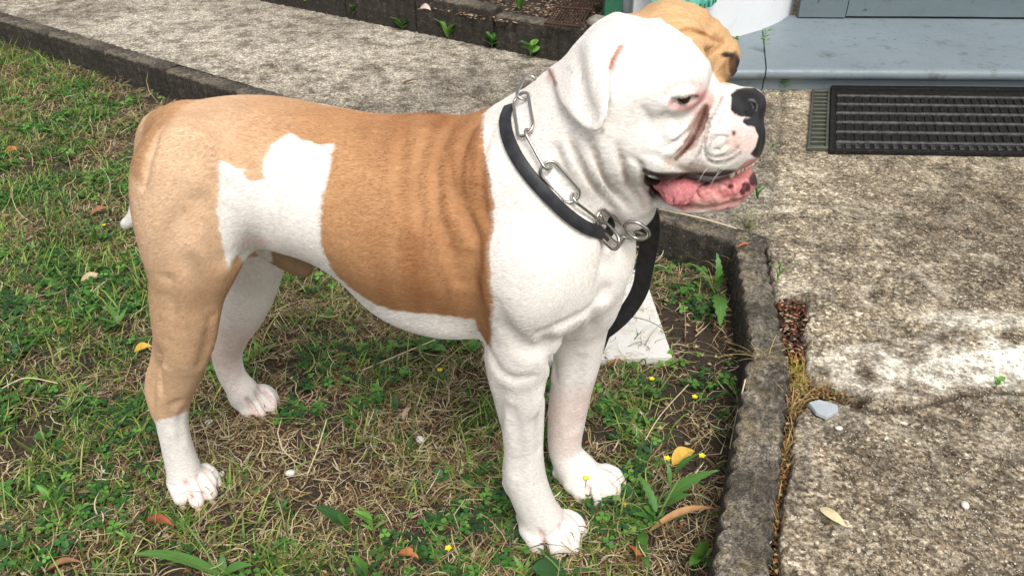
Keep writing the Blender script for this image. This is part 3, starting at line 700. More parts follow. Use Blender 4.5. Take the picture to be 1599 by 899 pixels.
clawm = flat_mat('claw', (.55,.38,.30), .35)
for kn, t, r in TOES:
    dd = t-kn; dd /= np.linalg.norm(dd); c = t+dd*r*.85+np.array([0,0,-.001]); dog_obj('claw', ball(c, 1.0, 10, (r*.42, r*.26, r*.34)), clawm)
print('dog done', round(time.time()-T0,1))
# ------------------------------------------------------------------ the place: levels and lines
PZ = 0.085                                  # the paths stand this far above the lawn
rng = np.random.default_rng(11)
A0, A1 = G(0,30,PZ)[:2], G(1142,374,PZ)[:2]             # near edge of the path behind the dog
e1 = (A1-A0)/np.linalg.norm(A1-A0); n1_ = np.array([e1[1], -e1[0]])      # n1_ points to the lawn
KA, KB, KC = G(1190,366,PZ)[:2], G(1234,578,PZ)[:2], G(1203,899,PZ)[:2]   # right side of the right-hand kerb: two blocks, slightly out of line
e2 = (KB-KC)/np.linalg.norm(KB-KC); n2_ = np.array([-e2[1], e2[0]]); K0 = KC      # points to the lawn (left)
e3 = (KA-KB)/np.linalg.norm(KA-KB); n3_ = np.array([-e3[1], e3[0]])
if n3_@(G(600,700)[:2]-KB) < 0: n3_ = -n3_
if n1_@(G(600,700)[:2]-A0) < 0: n1_ = -n1_
if n2_@(G(600,700)[:2]-K0) < 0: n2_ = -n2_
def dl1(P): return (P[:,:2]-A0)@n1_
def dl2(P): return np.minimum((P[:,:2]-KC)@n2_, (P[:,:2]-KB)@n3_)
GAP = [(1152,372),(1196,372),(1200,400),(1206,440),(1216,458),(1252,462),(1262,480),(1258,520),(1262,560),(1266,585),(1300,596),(1355,612),(1362,626),(1340,634),(1300,622),(1262,622),(1244,650),(1236,720),(1222,790),(1218,899),(1216,1000),(1150,1000)]
def path_height(X, Y):
    P = np.stack([X, Y, np.zeros_like(X)], 1)
    z = PZ + .003*vnoise(P, 3.2, 1, 2) + .0012*vnoise(P, 40, 2, 3) + .0010*vnoise(P, 160, 4, 2)
    P[:,2] = PZ; qx, qy, _ = proj(P)
    g = poly_sd(qx+vnoise(P,45,8,3)*16, qy+vnoise(P,45,9,3)*16, GAP)      # broken-out joint beside the kerb
    z = z - sstep(3,-4,g)*.030
    global PATH_CR; PATH_CR = np.zeros(len(X))
    for L_ in ([(1330,634),(1420,640),(1500,618),(1560,612),(1640,612)], [(1218,110),(1222,170),(1214,240),(1206,300),(1196,372)]):
        d = np.full(len(X), 1e9)
        for (a,b),(c,d_) in zip(L_[:-1], L_[1:]):
            t = np.clip(((qx-a)*(c-a)+(qy-b)*(d_-b))/((c-a)**2+(d_-b)**2),0,1); d = np.minimum(d, np.hypot(qx-a-t*(c-a)+vnoise(P,14,13,3)*16*(b<400), qy-b-t*(d_-b)+vnoise(P,22,12,4)*22))
        z = z - sstep(5.5,2,d)*.004; PATH_CR = np.maximum(PATH_CR, sstep(5.5,2.4,d+6*vnoise(P,70,17,3))*(.45+.55*(qy>500)))
    return z, qx, qy, g
def path_sheet(name, x0, x1, y0, y1, h, clip=None):
    axx = np.concatenate([np.arange(x0,.24,.0095), np.arange(.24,.98,.0036), np.arange(.98,x1,.0095)]); ayy = np.concatenate([np.arange(y0,1.50,.0036), np.arange(1.50,y1,.0095)]); nx, ny = len(axx), len(ayy); X, Y = np.meshgrid(axx, ayy, indexing='ij'); X = X.ravel(); Y = Y.ravel()
    P = np.stack([X,Y],1); W1_ = .045                     # the edging blocks take the outer 4.5 cm
    a = dl1(P)+W1_; b = dl2(P)                            # lawn side of both lines = inside the lawn
    dd = np.minimum(a, b); hh = h*1.7; mv = (dd > 0) & (dd < hh); ua = mv & (a <= b); ub = mv & (a > b)
    P[ua] -= a[ua,None]*n1_; lw_ = ((P-KC)@n2_) < ((P-KB)@n3_); nn_ = np.where(lw_[:,None], n2_[None], n3_[None]); P[ub] -= b[ub,None]*nn_[ub]
    z, qx, qy, g = path_height(P[:,0].copy(), P[:,1].copy())
    idx = np.arange(nx*ny).reshape(nx,ny); q = np.stack([idx[:-1,:-1].ravel(), idx[1:,:-1].ravel(), idx[1:,1:].ravel(), idx[:-1,1:].ravel()],1)
    q = q[(dd[q] <= hh*.999).all(1)]
    me = mesh_np(name, np.column_stack([P, z]), q); return me, P, z, qx, qy, g
def cem_attrs(me, P, z, qx, qy, g):
    P3 = np.column_stack([P, z]); w = vnoise(P3, 14, 3, 6)*80; w2 = vnoise(P3, 30, 6, 5)
    cem = sstep(9,-9, poly_sd(qx+w, qy+w*.35, [(1250,585),(1330,545),(1420,520),(1520,505),(1700,480),(1750,640),(1600,625),(1500,612),(1400,622),(1330,612)]))*np.clip(.25+2.2*w2,0,.8)
    cem = np.maximum(cem, sstep(1,-2, poly_sd(qx+w*.6, qy+w*.3, [(1430,578),(1460,562),(1520,552),(1600,538),(1700,530),(1700,606),(1600,600),(1520,604),(1470,606),(1436,596)])))
    cem = np.maximum(cem, sstep(4,-10, poly_sd(qx+w*.5, qy+w*.2, [(1430,488),(1500,483),(1600,490),(1700,495),(1700,520),(1500,512),(1440,503)]))*.5)
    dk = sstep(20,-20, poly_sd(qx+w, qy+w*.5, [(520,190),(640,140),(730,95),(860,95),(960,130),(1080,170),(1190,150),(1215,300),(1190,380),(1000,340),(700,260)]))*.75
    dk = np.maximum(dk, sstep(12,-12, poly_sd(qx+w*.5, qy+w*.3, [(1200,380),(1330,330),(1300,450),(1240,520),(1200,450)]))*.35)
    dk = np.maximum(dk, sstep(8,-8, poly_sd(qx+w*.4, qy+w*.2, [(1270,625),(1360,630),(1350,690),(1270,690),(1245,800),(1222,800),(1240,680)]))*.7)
    wear = np.where(sstep(3,-4,g) > .4, 1.0, 0.0)
    yel = sstep(1300, 1180, qy*0+qx)*0 + sstep(420,180,qy)*sstep(1180,1230,qx)
    set_float(me,'cement',cem); set_float(me,'dark',dk); set_float(me,'hole',sstep(2,-3,g)); set_float(me,'crack',PATH_CR); set_float(me,'ochre',yel); set_float(me,'grey',sstep(1240,1120,qx))
# concrete
m = NT('old_concrete'); at = lambda n: m.attr(n,'Fac')
peb = m.vor(190, out=1); pd_ = m.vor(210, out=0); peb2 = m.vor(95, out=1); big = m.noise(4.5, 6, .66); mid_ = m.noise(34, 8, .74); fine = m.noise(190, 6, .74); bl = m.noise(13, 5, .6, dist=.6)
tone = m.ramp(m.n('ShaderNodeSeparateColor').outputs[0] if False else m.math('MULTIPLY', fine, 1.0), [(.34,(.05,.04,.032)),(.46,(.17,.14,.105)),(.55,(.38,.33,.26)),(.66,(.72,.67,.58))])
pc = m.n('ShaderNodeSeparateColor'); m.l(peb, pc.inputs[0]); pc2 = m.n('ShaderNodeSeparateColor'); m.l(peb2, pc2.inputs[0])
pebc = m.ramp(pc.outputs[0], [(0,(.03,.025,.02)),(.35,(.12,.095,.07)),(.60,(.33,.28,.21)),(.82,(.58,.52,.43)),(1,(.88,.85,.76))])
base = m.mix(.55, tone, pebc)
dirt = m.ramp(m.math('ADD', m.math('MULTIPLY', big, .35), m.math('MULTIPLY', mid_, .65)), [(.42,0.0),(.49,.30),(.58,.95)])
base = m.mix(m.math('MULTIPLY', m.math('SUBTRACT', 1.0, dirt), .80), base, m.mix(m.ramp(fine,[(.42,0),(.66,1)]), (.045,.034,.027), (.24,.20,.165)))
base = m.mix(m.ramp(bl, [(.54,0),(.66,.5)]), base, m.mix(fine, (.36,.33,.29), (.66,.63,.57)))
base = m.mix(m.math('MULTIPLY', m.ramp(m.noise(60,3), [(.58,0),(.72,.5)]), 1.0), base, (.22,.16,.095))
vb = m.noise(2.3, 4, .6); g_ = m.math('MULTIPLY', at('grey'), .75); gcol = m.mix(m.ramp(fine,[(.40,0),(.58,1)]), (.13,.118,.107), (.50,.475,.435)); gm_ = m.mix(m.ramp(mid_, [(.42,.85),(.54,0)]), gcol, m.mix(fine,(.07,.06,.05),(.19,.165,.14))); gm_ = m.mix(m.ramp(vb,[(.42,0),(.58,.55)]), gm_, m.mix(m.ramp(fine,[(.36,0),(.56,1)]), (.19,.175,.16), (.55,.53,.495))); base = m.mix(g_, base, gm_)
base = m.mix(m.math('MULTIPLY', at('ochre'), .18), base, m.mix(fine, (.22,.18,.12), (.50,.44,.34)))
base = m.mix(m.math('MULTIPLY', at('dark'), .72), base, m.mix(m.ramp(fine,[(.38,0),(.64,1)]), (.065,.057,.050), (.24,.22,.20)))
base = m.mix(at('cement'), base, m.mix(m.noise(38,6,.7), (.50,.48,.45), (.90,.89,.86)))
base = m.mix(m.math('MULTIPLY', at('crack'), .8), base, (.05,.04,.032)); base = m.mix(at('hole'), base, m.mix(fine, (.025,.015,.010), (.085,.045,.025)))
pits = m.ramp(m.vor(330, out=0), [(.0,.25),(.22,1.0)]); pitm = m.ramp(m.noise(48,3), [(.5,0),(.6,1)])
base = m.mix(m.math('MULTIPLY', pitm, .7), base, m.mix(1.0, base, pits, 'MULTIPLY'))
sp1 = m.n('ShaderNodeSeparateColor'); m.l(m.vor(260, out=1), sp1.inputs[0]); spd = m.vor(260, out=0)
spk = m.math('MULTIPLY', m.ramp(sp1.outputs[1], [(.86,0),(.87,1)], 'LINEAR'), m.ramp(spd, [(.20,1),(.30,0)])); notc = m.math('SUBTRACT', 1.0, m.math('MULTIPLY', at('cement'), .85))
base = m.mix(1.0, base, m.ramp(m.noise(120,8,.8), [(.37,.40),(.47,.98),(.54,1.38),(.63,2.1)]), 'MULTIPLY'); base = m.mix(1.0, base, m.ramp(m.noise(19,10,.80), [(.42,(.46,.44,.41)),(.48,(.80,.79,.76)),(.53,(1.05,1.04,1.01)),(.62,(1.18,1.16,1.12))]), 'MULTIPLY'); base = m.mix(1.0, base, m.ramp(m.noise(2.6,3,.5), [(.40,(.80,.76,.70)),(.60,(1.2,1.17,1.09))]), 'MULTIPLY'); base = m.mix(m.math('MULTIPLY', m.math('MULTIPLY', spk, .9), notc), base, (.66,.62,.54))
dk2 = m.math('MULTIPLY', m.math('MULTIPLY', m.ramp(sp1.outputs[2], [(.85,0),(.86,1)]), m.ramp(spd, [(.18,1),(.26,0)])), .85); base = m.mix(m.math('MULTIPLY', dk2, notc), base, (.03,.024,.018))
m.set(Base_Color=base, Roughness=.93); m.b.inputs['Specular IOR Level'].default_value = .25
hgt = m.math('ADD', m.math('MULTIPLY', fine, 1.0), m.math('MULTIPLY', pd_, -.8)); m.bump(hgt, .7, .0022, m.bump(mid_, .25, .004))
concrete = m.m
a_ = path_sheet('concrete_path', -3.2, 1.9, 0.30, 4.2, .0085); cem_attrs(*a_)
PATH = new_obj('concrete_path', a_[0], concrete); tag(PATH, kind='structure')
# wide ground under everything, out to the horizon
def far_ground():
    V = [(-400,-400,-.06),(400,-400,-.06),(400,600,-.06),(-400,600,-.06)]
    me = mesh_np('ground', V, [(0,1,2,3)]); m = NT('far_ground'); m.set(Base_Color=m.ramp(m.noise(6,6),[(.35,(.035,.03,.018)),(.65,(.07,.09,.03))]), Roughness=1.0); return tag(new_obj('ground', me, m.m), kind='structure')
far_ground()
# the lawn's soil
def soil_z(X, Y):
    P = np.stack([X,Y,np.zeros_like(X)],1); return .010*vnoise(P,5,21,2)+.008*vnoise(P,28,22,3)+.004*vnoise(P,110,24,2)-.002
def lawn():
    h = .0115; x0, x1, y0, y1 = -2.7, 1.0, .18, 3.1; nx, ny = int((x1-x0)/h)+1, int((y1-y0)/h)+1
    X, Y = np.meshgrid(np.linspace(x0,x1,nx), np.linspace(y0,y1,ny), indexing='ij'); X = X.ravel(); Y = Y.ravel(); P = np.stack([X,Y],1)
    z = soil_z(X,Y); idx = np.arange(nx*ny).reshape(nx,ny); q = np.stack([idx[:-1,:-1].ravel(), idx[1:,:-1].ravel(), idx[1:,1:].ravel(), idx[:-1,1:].ravel()],1)
    keep = ((dl1(P)[q] > -.03) & (dl2(P)[q] > -.02)).all(1); q = q[keep]
    me = mesh_np('lawn', np.column_stack([P,z]), q)
    m = NT('soil'); f = m.noise(140,6,.7); b = m.noise(9,5,.6); c = m.mix(f, (.012,.008,.006), (.075,.048,.033)); c = m.mix(m.ramp(b,[(.42,0),(.6,.6)]), c, m.mix(f,(.022,.017,.009),(.10,.075,.045)))
    c = m.mix(m.ramp(m.vor(260,out=0),[(.0,.8),(.12,0)]), c, (.36,.28,.20))
    m.set(Base_Color=c, Roughness=.97); m.bump(f,1.0,.006,m.bump(m.noise(50,5),.8,.012)); return tag(new_obj('lawn', me, m.m), kind='structure')
lawn()
# ---- fluted edging blocks
def block_mesh(n=8, pitch=.0365, thick=.052, hgt=.16, seed=0, rough=.0016, erode=.004):
    """n half-round flutes on both faces; top at z=0, runs along +x from 0"""
    r = np.random.default_rng(seed); L = n*pitch; K = 7; pts = []
    side = [(i*pitch+pitch*(t/(K-1)), -thick/2-.0060*math.sin(math.pi*t/(K-1))) for i in range(n) for t in range(K-1)]+[(L-.0015, -thick/2)]
    back = [(x, -y) for x, y in side[::-1]]; ring = np.array(side+back); ring[:,0] = np.clip(ring[:,0], .0012, L-.0012)
    N = len(ring); V = []; F_ = []
    c = np.column_stack([ring[:,0], np.zeros(N)])
    levels = [(0.0,-hgt),(0.0,-hgt*.66),(0.0,-hgt*.33),(0.0,-.020),(.0006,-.008),(.0025,-.0028),(.0055,-.0008)]
    ns = len(side)
    for ins, z in levels:
        q = ring.copy(); q[:,1] -= np.sign(q[:,1])*ins; q[:,0] += np.clip((L/2-q[:,0])/(L/2),-1,1)*ins*.3; V.append(np.column_stack([q, np.full(N,z)]))
    # top: strips from the near side to the far side
    M = 9; near = V[-1][:ns]; far = V[-1][ns:][::-1]
    V = np.concatenate(V); nl = len(levels)
    for l in range(nl-1):
        for i in range(N): j = (i+1)%N; F_.append((l*N+i, l*N+j, (l+1)*N+j, (l+1)*N+i))
    base = len(V); T = np.array([near+(far-near)*t for t in np.linspace(0,1,M)[1:-1]]); V = np.concatenate([V, T.reshape(-1,3)])
    row = lambda k: [ (nl-1)*N+i for i in range(ns)] if k == 0 else ([(nl-1)*N+ns+(ns-1-i) for i in range(ns)] if k == M-1 else [base+(k-1)*ns+i for i in range(ns)])
    for k in range(M-1):
        a, b = row(k), row(k+1)
        for i in range(ns-1): F_.append((a[i], a[i+1], b[i+1], b[i]))
    V = V+0; top = V[:,2] > -.03; so = seed*3.7
    V[:,2] += np.where(top, rough*4*vnoise(V+so, 70, 3, 3)-erode*np.abs(vnoise(V+so, 18, 5, 2)), 0)
    V[:,:2] += np.stack([vnoise(V+so,60,7,2), vnoise(V+so,60,9,2)],1)*rough*1.4*(0.3+.7*top)[:,None]
    return mesh_np('edging_block', V, F_)
def kerb_mat(name, lo, hi, moss=.3, peb=.6, vs=330):
    m = NT(name); f = m.noise(150,6,.72); p = m.vor(vs, out=1); s_ = m.n('ShaderNodeSeparateColor'); m.l(p, s_.inputs[0])
    nrm = m.n('ShaderNodeNewGeometry').outputs['Normal']; sx = m.n('ShaderNodeSeparateXYZ'); m.l(nrm, sx.inputs[0])
    c = m.mix(m.ramp(f,[(.40,0),(.62,1)]), lo, hi); pc_ = m.ramp(s_.outputs[0], [(0,(.03,.025,.02)),(.5,(.13,.11,.085)),(.85,(.30,.26,.19)),(1,(.50,.46,.38))]); c = m.mix(peb, c, pc_)
    c = m.mix(m.ramp(m.noise(22,4),[(.5,0),(.62,moss)]), c, (.20,.155,.075)); c = m.mix(m.ramp(m.noise(9,4),[(.42,.7),(.58,0)]), c, (.035,.030,.026))
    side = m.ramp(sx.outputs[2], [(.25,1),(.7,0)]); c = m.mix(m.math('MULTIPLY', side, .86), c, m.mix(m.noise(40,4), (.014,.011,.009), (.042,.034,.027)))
    c = m.mix(m.math('MULTIPLY', m.ramp(s_.outputs[1], [(.84,0),(.86,1)]), m.ramp(m.vor(vs,out=0), [(.2,.8),(.3,0)])), c, (.42,.36,.27)); c = m.mix(1.0, c, m.ramp(m.noise(70,8,.8), [(.38,.35),(.5,.9),(.64,1.6)]), 'MULTIPLY')
    m.set(Base_Color=c, Roughness=.95); m.bump(m.math('ADD', f, m.math('MULTIPLY', m.vor(vs,out=0), -.9)), .9, .004); return m.m
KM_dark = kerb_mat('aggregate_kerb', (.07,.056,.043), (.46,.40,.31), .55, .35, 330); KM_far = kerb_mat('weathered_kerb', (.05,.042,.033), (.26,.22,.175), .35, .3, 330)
BM = {k: [block_mesh(seed=i+10*j, rough=rg, erode=er, hgt=hg) for i in range(4)] for j, (k, rg, er, hg) in enumerate((('near',.0022,.006,.14), ('path',.0014,.004,.12), ('far',.0012,.004,.20)))}
for L_ in BM.values():
    for q_ in L_: pass
def run(name, label, p0, d, n, z, kind, mat, jit=.003, tilt=.012, dz=None, skip=0):
    e = empty(name, (p0[0], p0[1], z), label, 'edging', rz=math.atan2(d[1], d[0])); L_ = 8*.0365+.004; r = random.Random(len(name)+n)
    for me_ in BM[kind]:
        if not me_.materials: me_.materials.append(mat)
    for i in range(n):
        o = bpy.data.objects.new('edging_block', BM[kind][i%4]); C.collection.objects.link(o); o.parent = e
        o.location = (i*L_, r.uniform(-jit,jit), (dz[i] if dz else r.uniform(-jit,jit))); o.rotation_euler = (r.uniform(-tilt,tilt), r.uniform(-tilt,tilt)*.5, r.uniform(-tilt,tilt)*.8)
    return e
# right-hand kerb: the block line lies just on the lawn side of the broken joint
KERB = empty('kerb', (KB[0],KB[1],PZ), 'rough dark fluted concrete kerb between the lawn and the right-hand slab', 'kerb')
def kerb_block(p0, d, L_, z, seed, width=.052):
    n = int(round(L_/.034)); me = block_mesh(n=n, pitch=L_/n, thick=width, hgt=.14, seed=seed, rough=.0018, erode=.005); me.materials.append(KM_dark); o = bpy.data.objects.new('edging_block', me); C.collection.objects.link(o); o.parent = KERB
    o.location = (p0[0]-KB[0], p0[1]-KB[1], z-PZ); o.rotation_euler = (.012*(seed%3-1), .006, math.atan2(d[1], d[0])); return o
kerb_block(KA+n3_*.028-e3*.004, -e3, np.linalg.norm(KA-KB)-.012, PZ+.006, 3, .046); kerb_block(KB+n2_*.033-e2*.004, -e2, .44, PZ+.010, 7, .056); kerb_block(KB+n2_*.033-e2*.450, -e2, .44, PZ+.006, 8, .056)
ap = A0+n1_*(-.022)-e1*.9; nblk = int(round((np.linalg.norm(A1-A0)+.9-.03)/.296))
run('path_edging', 'dark fluted edging holding the raised path behind the dog, above the grass', ap, e1, nblk, PZ+.001, 'path', KM_far, .002, .006)
# far edging: foot line seen at (430,5)..(860,95); top stands higher
F0, F1 = G(430,7,PZ)[:2], G(860,95,PZ)[:2]; ef = (F1-F0)/np.linalg.norm(F1-F0); nf_ = np.array([-ef[1], ef[0]]); nf_ = nf_ if nf_@n1_ < 0 else -nf_
cx_ = G(738,92,PZ)[:2]                      # the joint between the two heights
def top_z(px, py, foot):                    # height of a point above 'foot' seen at (px,py)
    zz = np.linspace(PZ, PZ+.6, 1200); return zz[np.argmin([abs(proj([foot[0],foot[1],z_])[1][0]-py) for z_ in zz])]
HZ = top_z(738, 38, cx_); HZ2 = top_z(738, 30, cx_)
jn = F0+ef*((cx_-F0)@ef)+nf_*.035
run('planter_edging', 'tall dark fluted edging of the flower bed, lower length ending at the white wall', jn+ef*.002, ef, 2, HZ, 'far', KM_far, .0015, .004)
run('planter_edging', 'tall dark fluted edging of the flower bed, slightly higher length running off to the left', jn-ef*(.296*7-.0), ef, 7, HZ2, 'far', KM_far, .0015, .004)
# flower bed soil behind it
def bed():
    h = .02; aR = (G(985,40,HZ)[:2]-jn)@ef; a = np.arange(-2.3, aR, h); b = np.arange(.02, 2.2, h); A_, B_ = np.meshgrid(a, b, indexing='ij'); P = jn[None]+A_.ravel()[:,None]*ef+B_.ravel()[:,None]*nf_
    P3 = np.column_stack([P, np.zeros(len(P))]); z = HZ-.030+.020*vnoise(P3,6,31,2)+.012*vnoise(P3,30,33,3); idx = np.arange(A_.size).reshape(A_.shape)
    q = np.stack([idx[:-1,:-1].ravel(), idx[1:,:-1].ravel(), idx[1:,1:].ravel(), idx[:-1,1:].ravel()],1)
    me = mesh_np('flower_bed', np.column_stack([P,z]), q); return tag(new_obj('flower_bed', me, bpy.data.materials['soil']), kind='structure')
bed()
# ------------------------------------------------------------------ doorstep, wall, door
def paint_mat(name, col, rough=.45, var=.12, dirt=(.10,.09,.075), dirt_amt=.5):
    m = NT(name); n_ = m.noise(4,5,.6); f = m.noise(60,5,.7); c = m.mix(n_, tuple(x*(1-var) for x in col), tuple(min(1,x*(1+var)) for x in col))
    c = m.mix(m.ramp(m.noise(18,7,.75), [(.56,0),(.72,dirt_amt)]), c, dirt); c = m.mix(m.ramp(m.vor(70,out=0),[(.0,.7),(.06,0)]), c, dirt); c = m.mix(m.ramp(m.vor(17,out=0,vec=m.mix(.06,m.co,m.noise(60,3,col=True))),[(.0,.9),(.075,.85),(.085,0)]), c, tuple(x*.6 for x in dirt))
    m.set(Base_Color=c, Roughness=m.ramp(f,[(.3,rough-.1),(.7,rough+.15)])); m.bump(f, .25, .002, m.bump(m.noise(14,3), .3, .006)); return m.m
step_m = paint_mat('grey_blue_step_paint', (.185,.225,.25), .42, .16, (.07,.06,.05), .7); wall_m = paint_mat('white_wall_paint', (.74,.76,.78), .6, .05, (.35,.34,.32), .25); door_m = paint_mat('grey_green_door_paint', (.125,.16,.175), .5, .2, (.06,.06,.055), .5)
foot = G(1450,138,PZ); SY = foot[1]; sd_ = G(1599,107.5,PZ+.07)-G(1190,104.5,PZ+.07); ang = math.atan2(sd_[1], sd_[0])
ex = np.array([math.cos(ang), math.sin(ang)]); ey = np.array([-math.sin(ang), math.cos(ang)])
R0 = G(1190,140,PZ)[:2]                     # foot of the riser where the step is cracked
SZ = top_z(1190, 108, R0-ey*.022); SZ = SZ+0.0
def prism(name, prof, x0, x1, mat, parent, nseg=40, wob=.0012):
    """profile (depth, height) swept along the house front; closed at both ends"""
    prof = np.array(prof); X = np.linspace(x0,x1,nseg); P = []
    for x in X:
        for d, z in prof: p = R0+ex*(x+SHX*d)+ey*d; P.append((p[0],p[1],z))
    P = np.array(P); P += np.stack([vnoise(P,9,k_,3) for k_ in (1,2,3)],1)*wob*2; n = len(prof); q = []
    for i in range(nseg-1):
        for j in range(n): k_ = (j+1)%n; q.append((i*n+j, i*n+k_, (i+1)*n+k_, (i+1)*n+j))
    me = bpy.data.meshes.new(name); fs = [tuple(x) for x in q]+[tuple(range(n))[::-1], tuple((nseg-1)*n+i for i in range(n))]
    me.from_pydata(P.tolist(), [], fs); me.polygons.foreach_set('use_smooth',[True]*len(fs)); me.set_sharp_from_angle(angle=math.radians(35)); return new_obj(name, me, mat, parent)
_q = G(1192,60,SZ)[:2]-R0; SHX = (_q@ex)/(_q@ey)
tread_d = (G(1450,32,SZ)[:2]-R0)@ey
rr = .016
bull = [(-.024+rr*(1-math.cos(a)), SZ-rr+rr*math.sin(a)) for a in np.linspace(-math.pi/2, math.pi/2, 9)]
prof = bull+[(tread_d+.03, SZ+.004), (tread_d+.03, PZ-.03), (.0, PZ-.03), (.0, SZ-2*rr-.004), (-.004, SZ-2*rr-.001)]
STEP = empty('doorstep', (R0[0],R0[1],PZ), 'grey-blue painted doorstep with rounded nosing, behind the black mat', 'step')
prism('right_slab'.replace('right_slab','step_slab'), [(d,z) for d,z in prof], .0015, 1.6, step_m, STEP); prism('step_slab', [(d+.002,z-.002) for d,z in prof], -.24, -.0015, step_m, STEP)
for o in STEP.children: o.matrix_parent_inverse = Matrix.Translation((-R0[0],-R0[1],-PZ))
# panels of the door base behind the tread
D0 = (G(1240,33,SZ)[:2]-R0)@ex; D1 = (G(1277,33,SZ)[:2]-R0)@ex; td = tread_d
DOOR = empty('door', (R0[0],R0[1],PZ), 'grey-green painted door base above the step, its panels meeting at a vertical joint', 'door'); 
prism('door_post', [(td-.004,SZ+.008),(td-.004,SZ+1.0),(td+.05,SZ+1.0),(td+.05,SZ+.006)], D0-.07, D1, door_m, DOOR, 6)
prism('door_panel', [(td,SZ+.011),(td,SZ+1.0),(td+.05,SZ+1.0),(td+.05,SZ+.010)], D1+.003, 1.7, door_m, DOOR, 24)
gap_m = flat_mat('gap_dark', (.012,.011,.010), .9)
prism('gap_shade', [(td+.012,SZ+.0005),(td+.012,SZ+.013),(td+.045,SZ+.013),(td+.045,SZ-.002)], D0, 1.7, gap_m, DOOR, 8)  # near-black strip: shade of the gap under the door, put in as colour
for o in DOOR.children: o.matrix_parent_inverse = Matrix.Translation((-R0[0],-R0[1],-PZ))
# white rounded wall foot standing on the step's left end
def wall():
    c = [G(x,y,SZ)[:2] for x,y in ((985,62),(1040,70),(1090,70),(1130,64),(1165,54),(1195,46),(1218,36),(1232,26),(1238,14),(1240,2))]
    c = np.array(dense([tuple(p) for p in c], 9) if False else c); t = np.linspace(0,len(c)-1,50); i = np.clip(t.astype(int),0,len(c)-2); f = (t-i)[:,None]
    P = c[i]*(1-f)+c[i+1]*f
    for _ in range(4): P[1:-1] = P[1:-1]*.5+(P[:-2]+P[2:])*.25
    back = P.mean(0)+ey*.6; rows = []
    for z in (SZ-.11, SZ+.004, SZ+.02, SZ+.3, SZ+.7, SZ+1.1): rows.append(np.column_stack([np.vstack([P, P[-1]+ey*.5, back, P[0]+ey*.5]), np.full(len(P)+3, z)]))
    R_ = np.array(rows); R_ += (np.stack([vnoise(R_.reshape(-1,3),8,k_,2) for k_ in (4,5,6)],1).reshape(R_.shape))*.003
    me = grid_mesh('wall_foot', R_[::-1] if False else R_, closed_u=True); me.set_sharp_from_angle(angle=math.radians(40))
    o = new_obj('house_wall', me, wall_m); tag(o, 'white painted rounded wall foot between the green post and the door', 'wall')
    # rim of old paint along the foot
    return P
def grid_mesh(name, pts, closed_u=False, smooth=True):
    a, b = pts.shape[:2]; idx = np.arange(a*b).reshape(a,b); nb = b if closed_u else b-1
    q = [(idx[i,j], idx[i,(j+1)%b], idx[i+1,(j+1)%b], idx[i+1,j]) for i in range(a-1) for j in range(nb)]
    return mesh_np(name, pts.reshape(-1,3), q, smooth)
WP = wall()
def boxm(name, cx, cy, cz, sx, sy, sz, bev=.002):
    bm = bmesh.new(); bmesh.ops.create_cube(bm, size=1.0); bmesh.ops.scale(bm, vec=(sx,sy,sz), verts=bm.verts); bmesh.ops.translate(bm, vec=(cx,cy,cz), verts=bm.verts)
    if bev: bmesh.ops.bevel(bm, geom=bm.edges[:], offset=bev, segments=2, affect='EDGES', profile=.6)
    me = bpy.data.meshes.new(name); bm.to_mesh(me); bm.free(); return me
gp = G(957,36,HZ); post = new_obj('green_post', boxm('green_post', 0,0,.5, .052,.06,1.0,.004), paint_mat('green_paint', (.025,.13,.075), .5)); post.location = (gp[0],gp[1]+.03,PZ); post.rotation_euler.z = ang
tag(post, 'dark green post standing beside the white wall foot, left of the dog\'s head', 'post')
# mint cloth hanging against the wall
def cloth():
    arc = [(1010,-4),(1022,4),(1040,9),(1062,13),(1082,19),(1100,15),(1116,6),(1126,-6)]
    yd = min((w_-R0)@ey for w_ in WP); rows = []
    for k, (x, y) in enumerate([(arc[min(int(t),6)][0]+(arc[min(int(t),6)+1][0]-arc[min(int(t),6)][0])*(t-min(int(t),6)), arc[min(int(t),6)][1]+(arc[min(int(t),6)+1][1]-arc[min(int(t),6)][1])*(t-min(int(t),6))) for t in np.linspace(0,7,57)]):
        d = ray(x, y); o_ = np.array([R0[0],R0[1]]); den = d[:2]@ey; kk = ((o_+ey*(yd-.035))@ey)/den; p = d*kk+CAMP
        col_ = []
        for t in np.linspace(0,1,14):
            q = p+np.array([0,0,.28*t]); q[:2] += ex*(-.012*t)+ey*(.03*t)-ey*(.008*math.sin(k*.45)*(1-.3*t)+.004*math.sin(k*1.3+t*4)); q[2] += .003*math.sin(k*math.pi/1.0)*(1-t)
            col_.append(q)
        rows.append(col_)
    P, q = slab(np.array(rows), .006); me = mesh_np('cloth', P, q); m = NT('mint_cloth'); m.set(Base_Color=m.mix(m.noise(40,5),(.08,.40,.30),(.20,.62,.48)), Roughness=.9); m.bump(m.noise(300,4),.6,.002)
    o = new_obj('mint_cloth', me, m.m); tag(o, 'mint green cloth with a stitched scalloped edge hanging against the white wall', 'cloth')
    th = flat_mat('dark_thread', (.02,.10,.08), .9)
    R_ = np.array(rows)
    for k in range(28, 50, 3):
        a, b = R_[k,0], R_[k,1]; v_ = (b-a); v_ /= np.linalg.norm(v_); me = boxm('stitch', 0,0,0, .0025,.0025,.014,0); s_ = new_obj('stitch', me, th, o); s_.location = a+v_*.010-np.array([ey[0],ey[1],0])*.005
    return o
cloth()
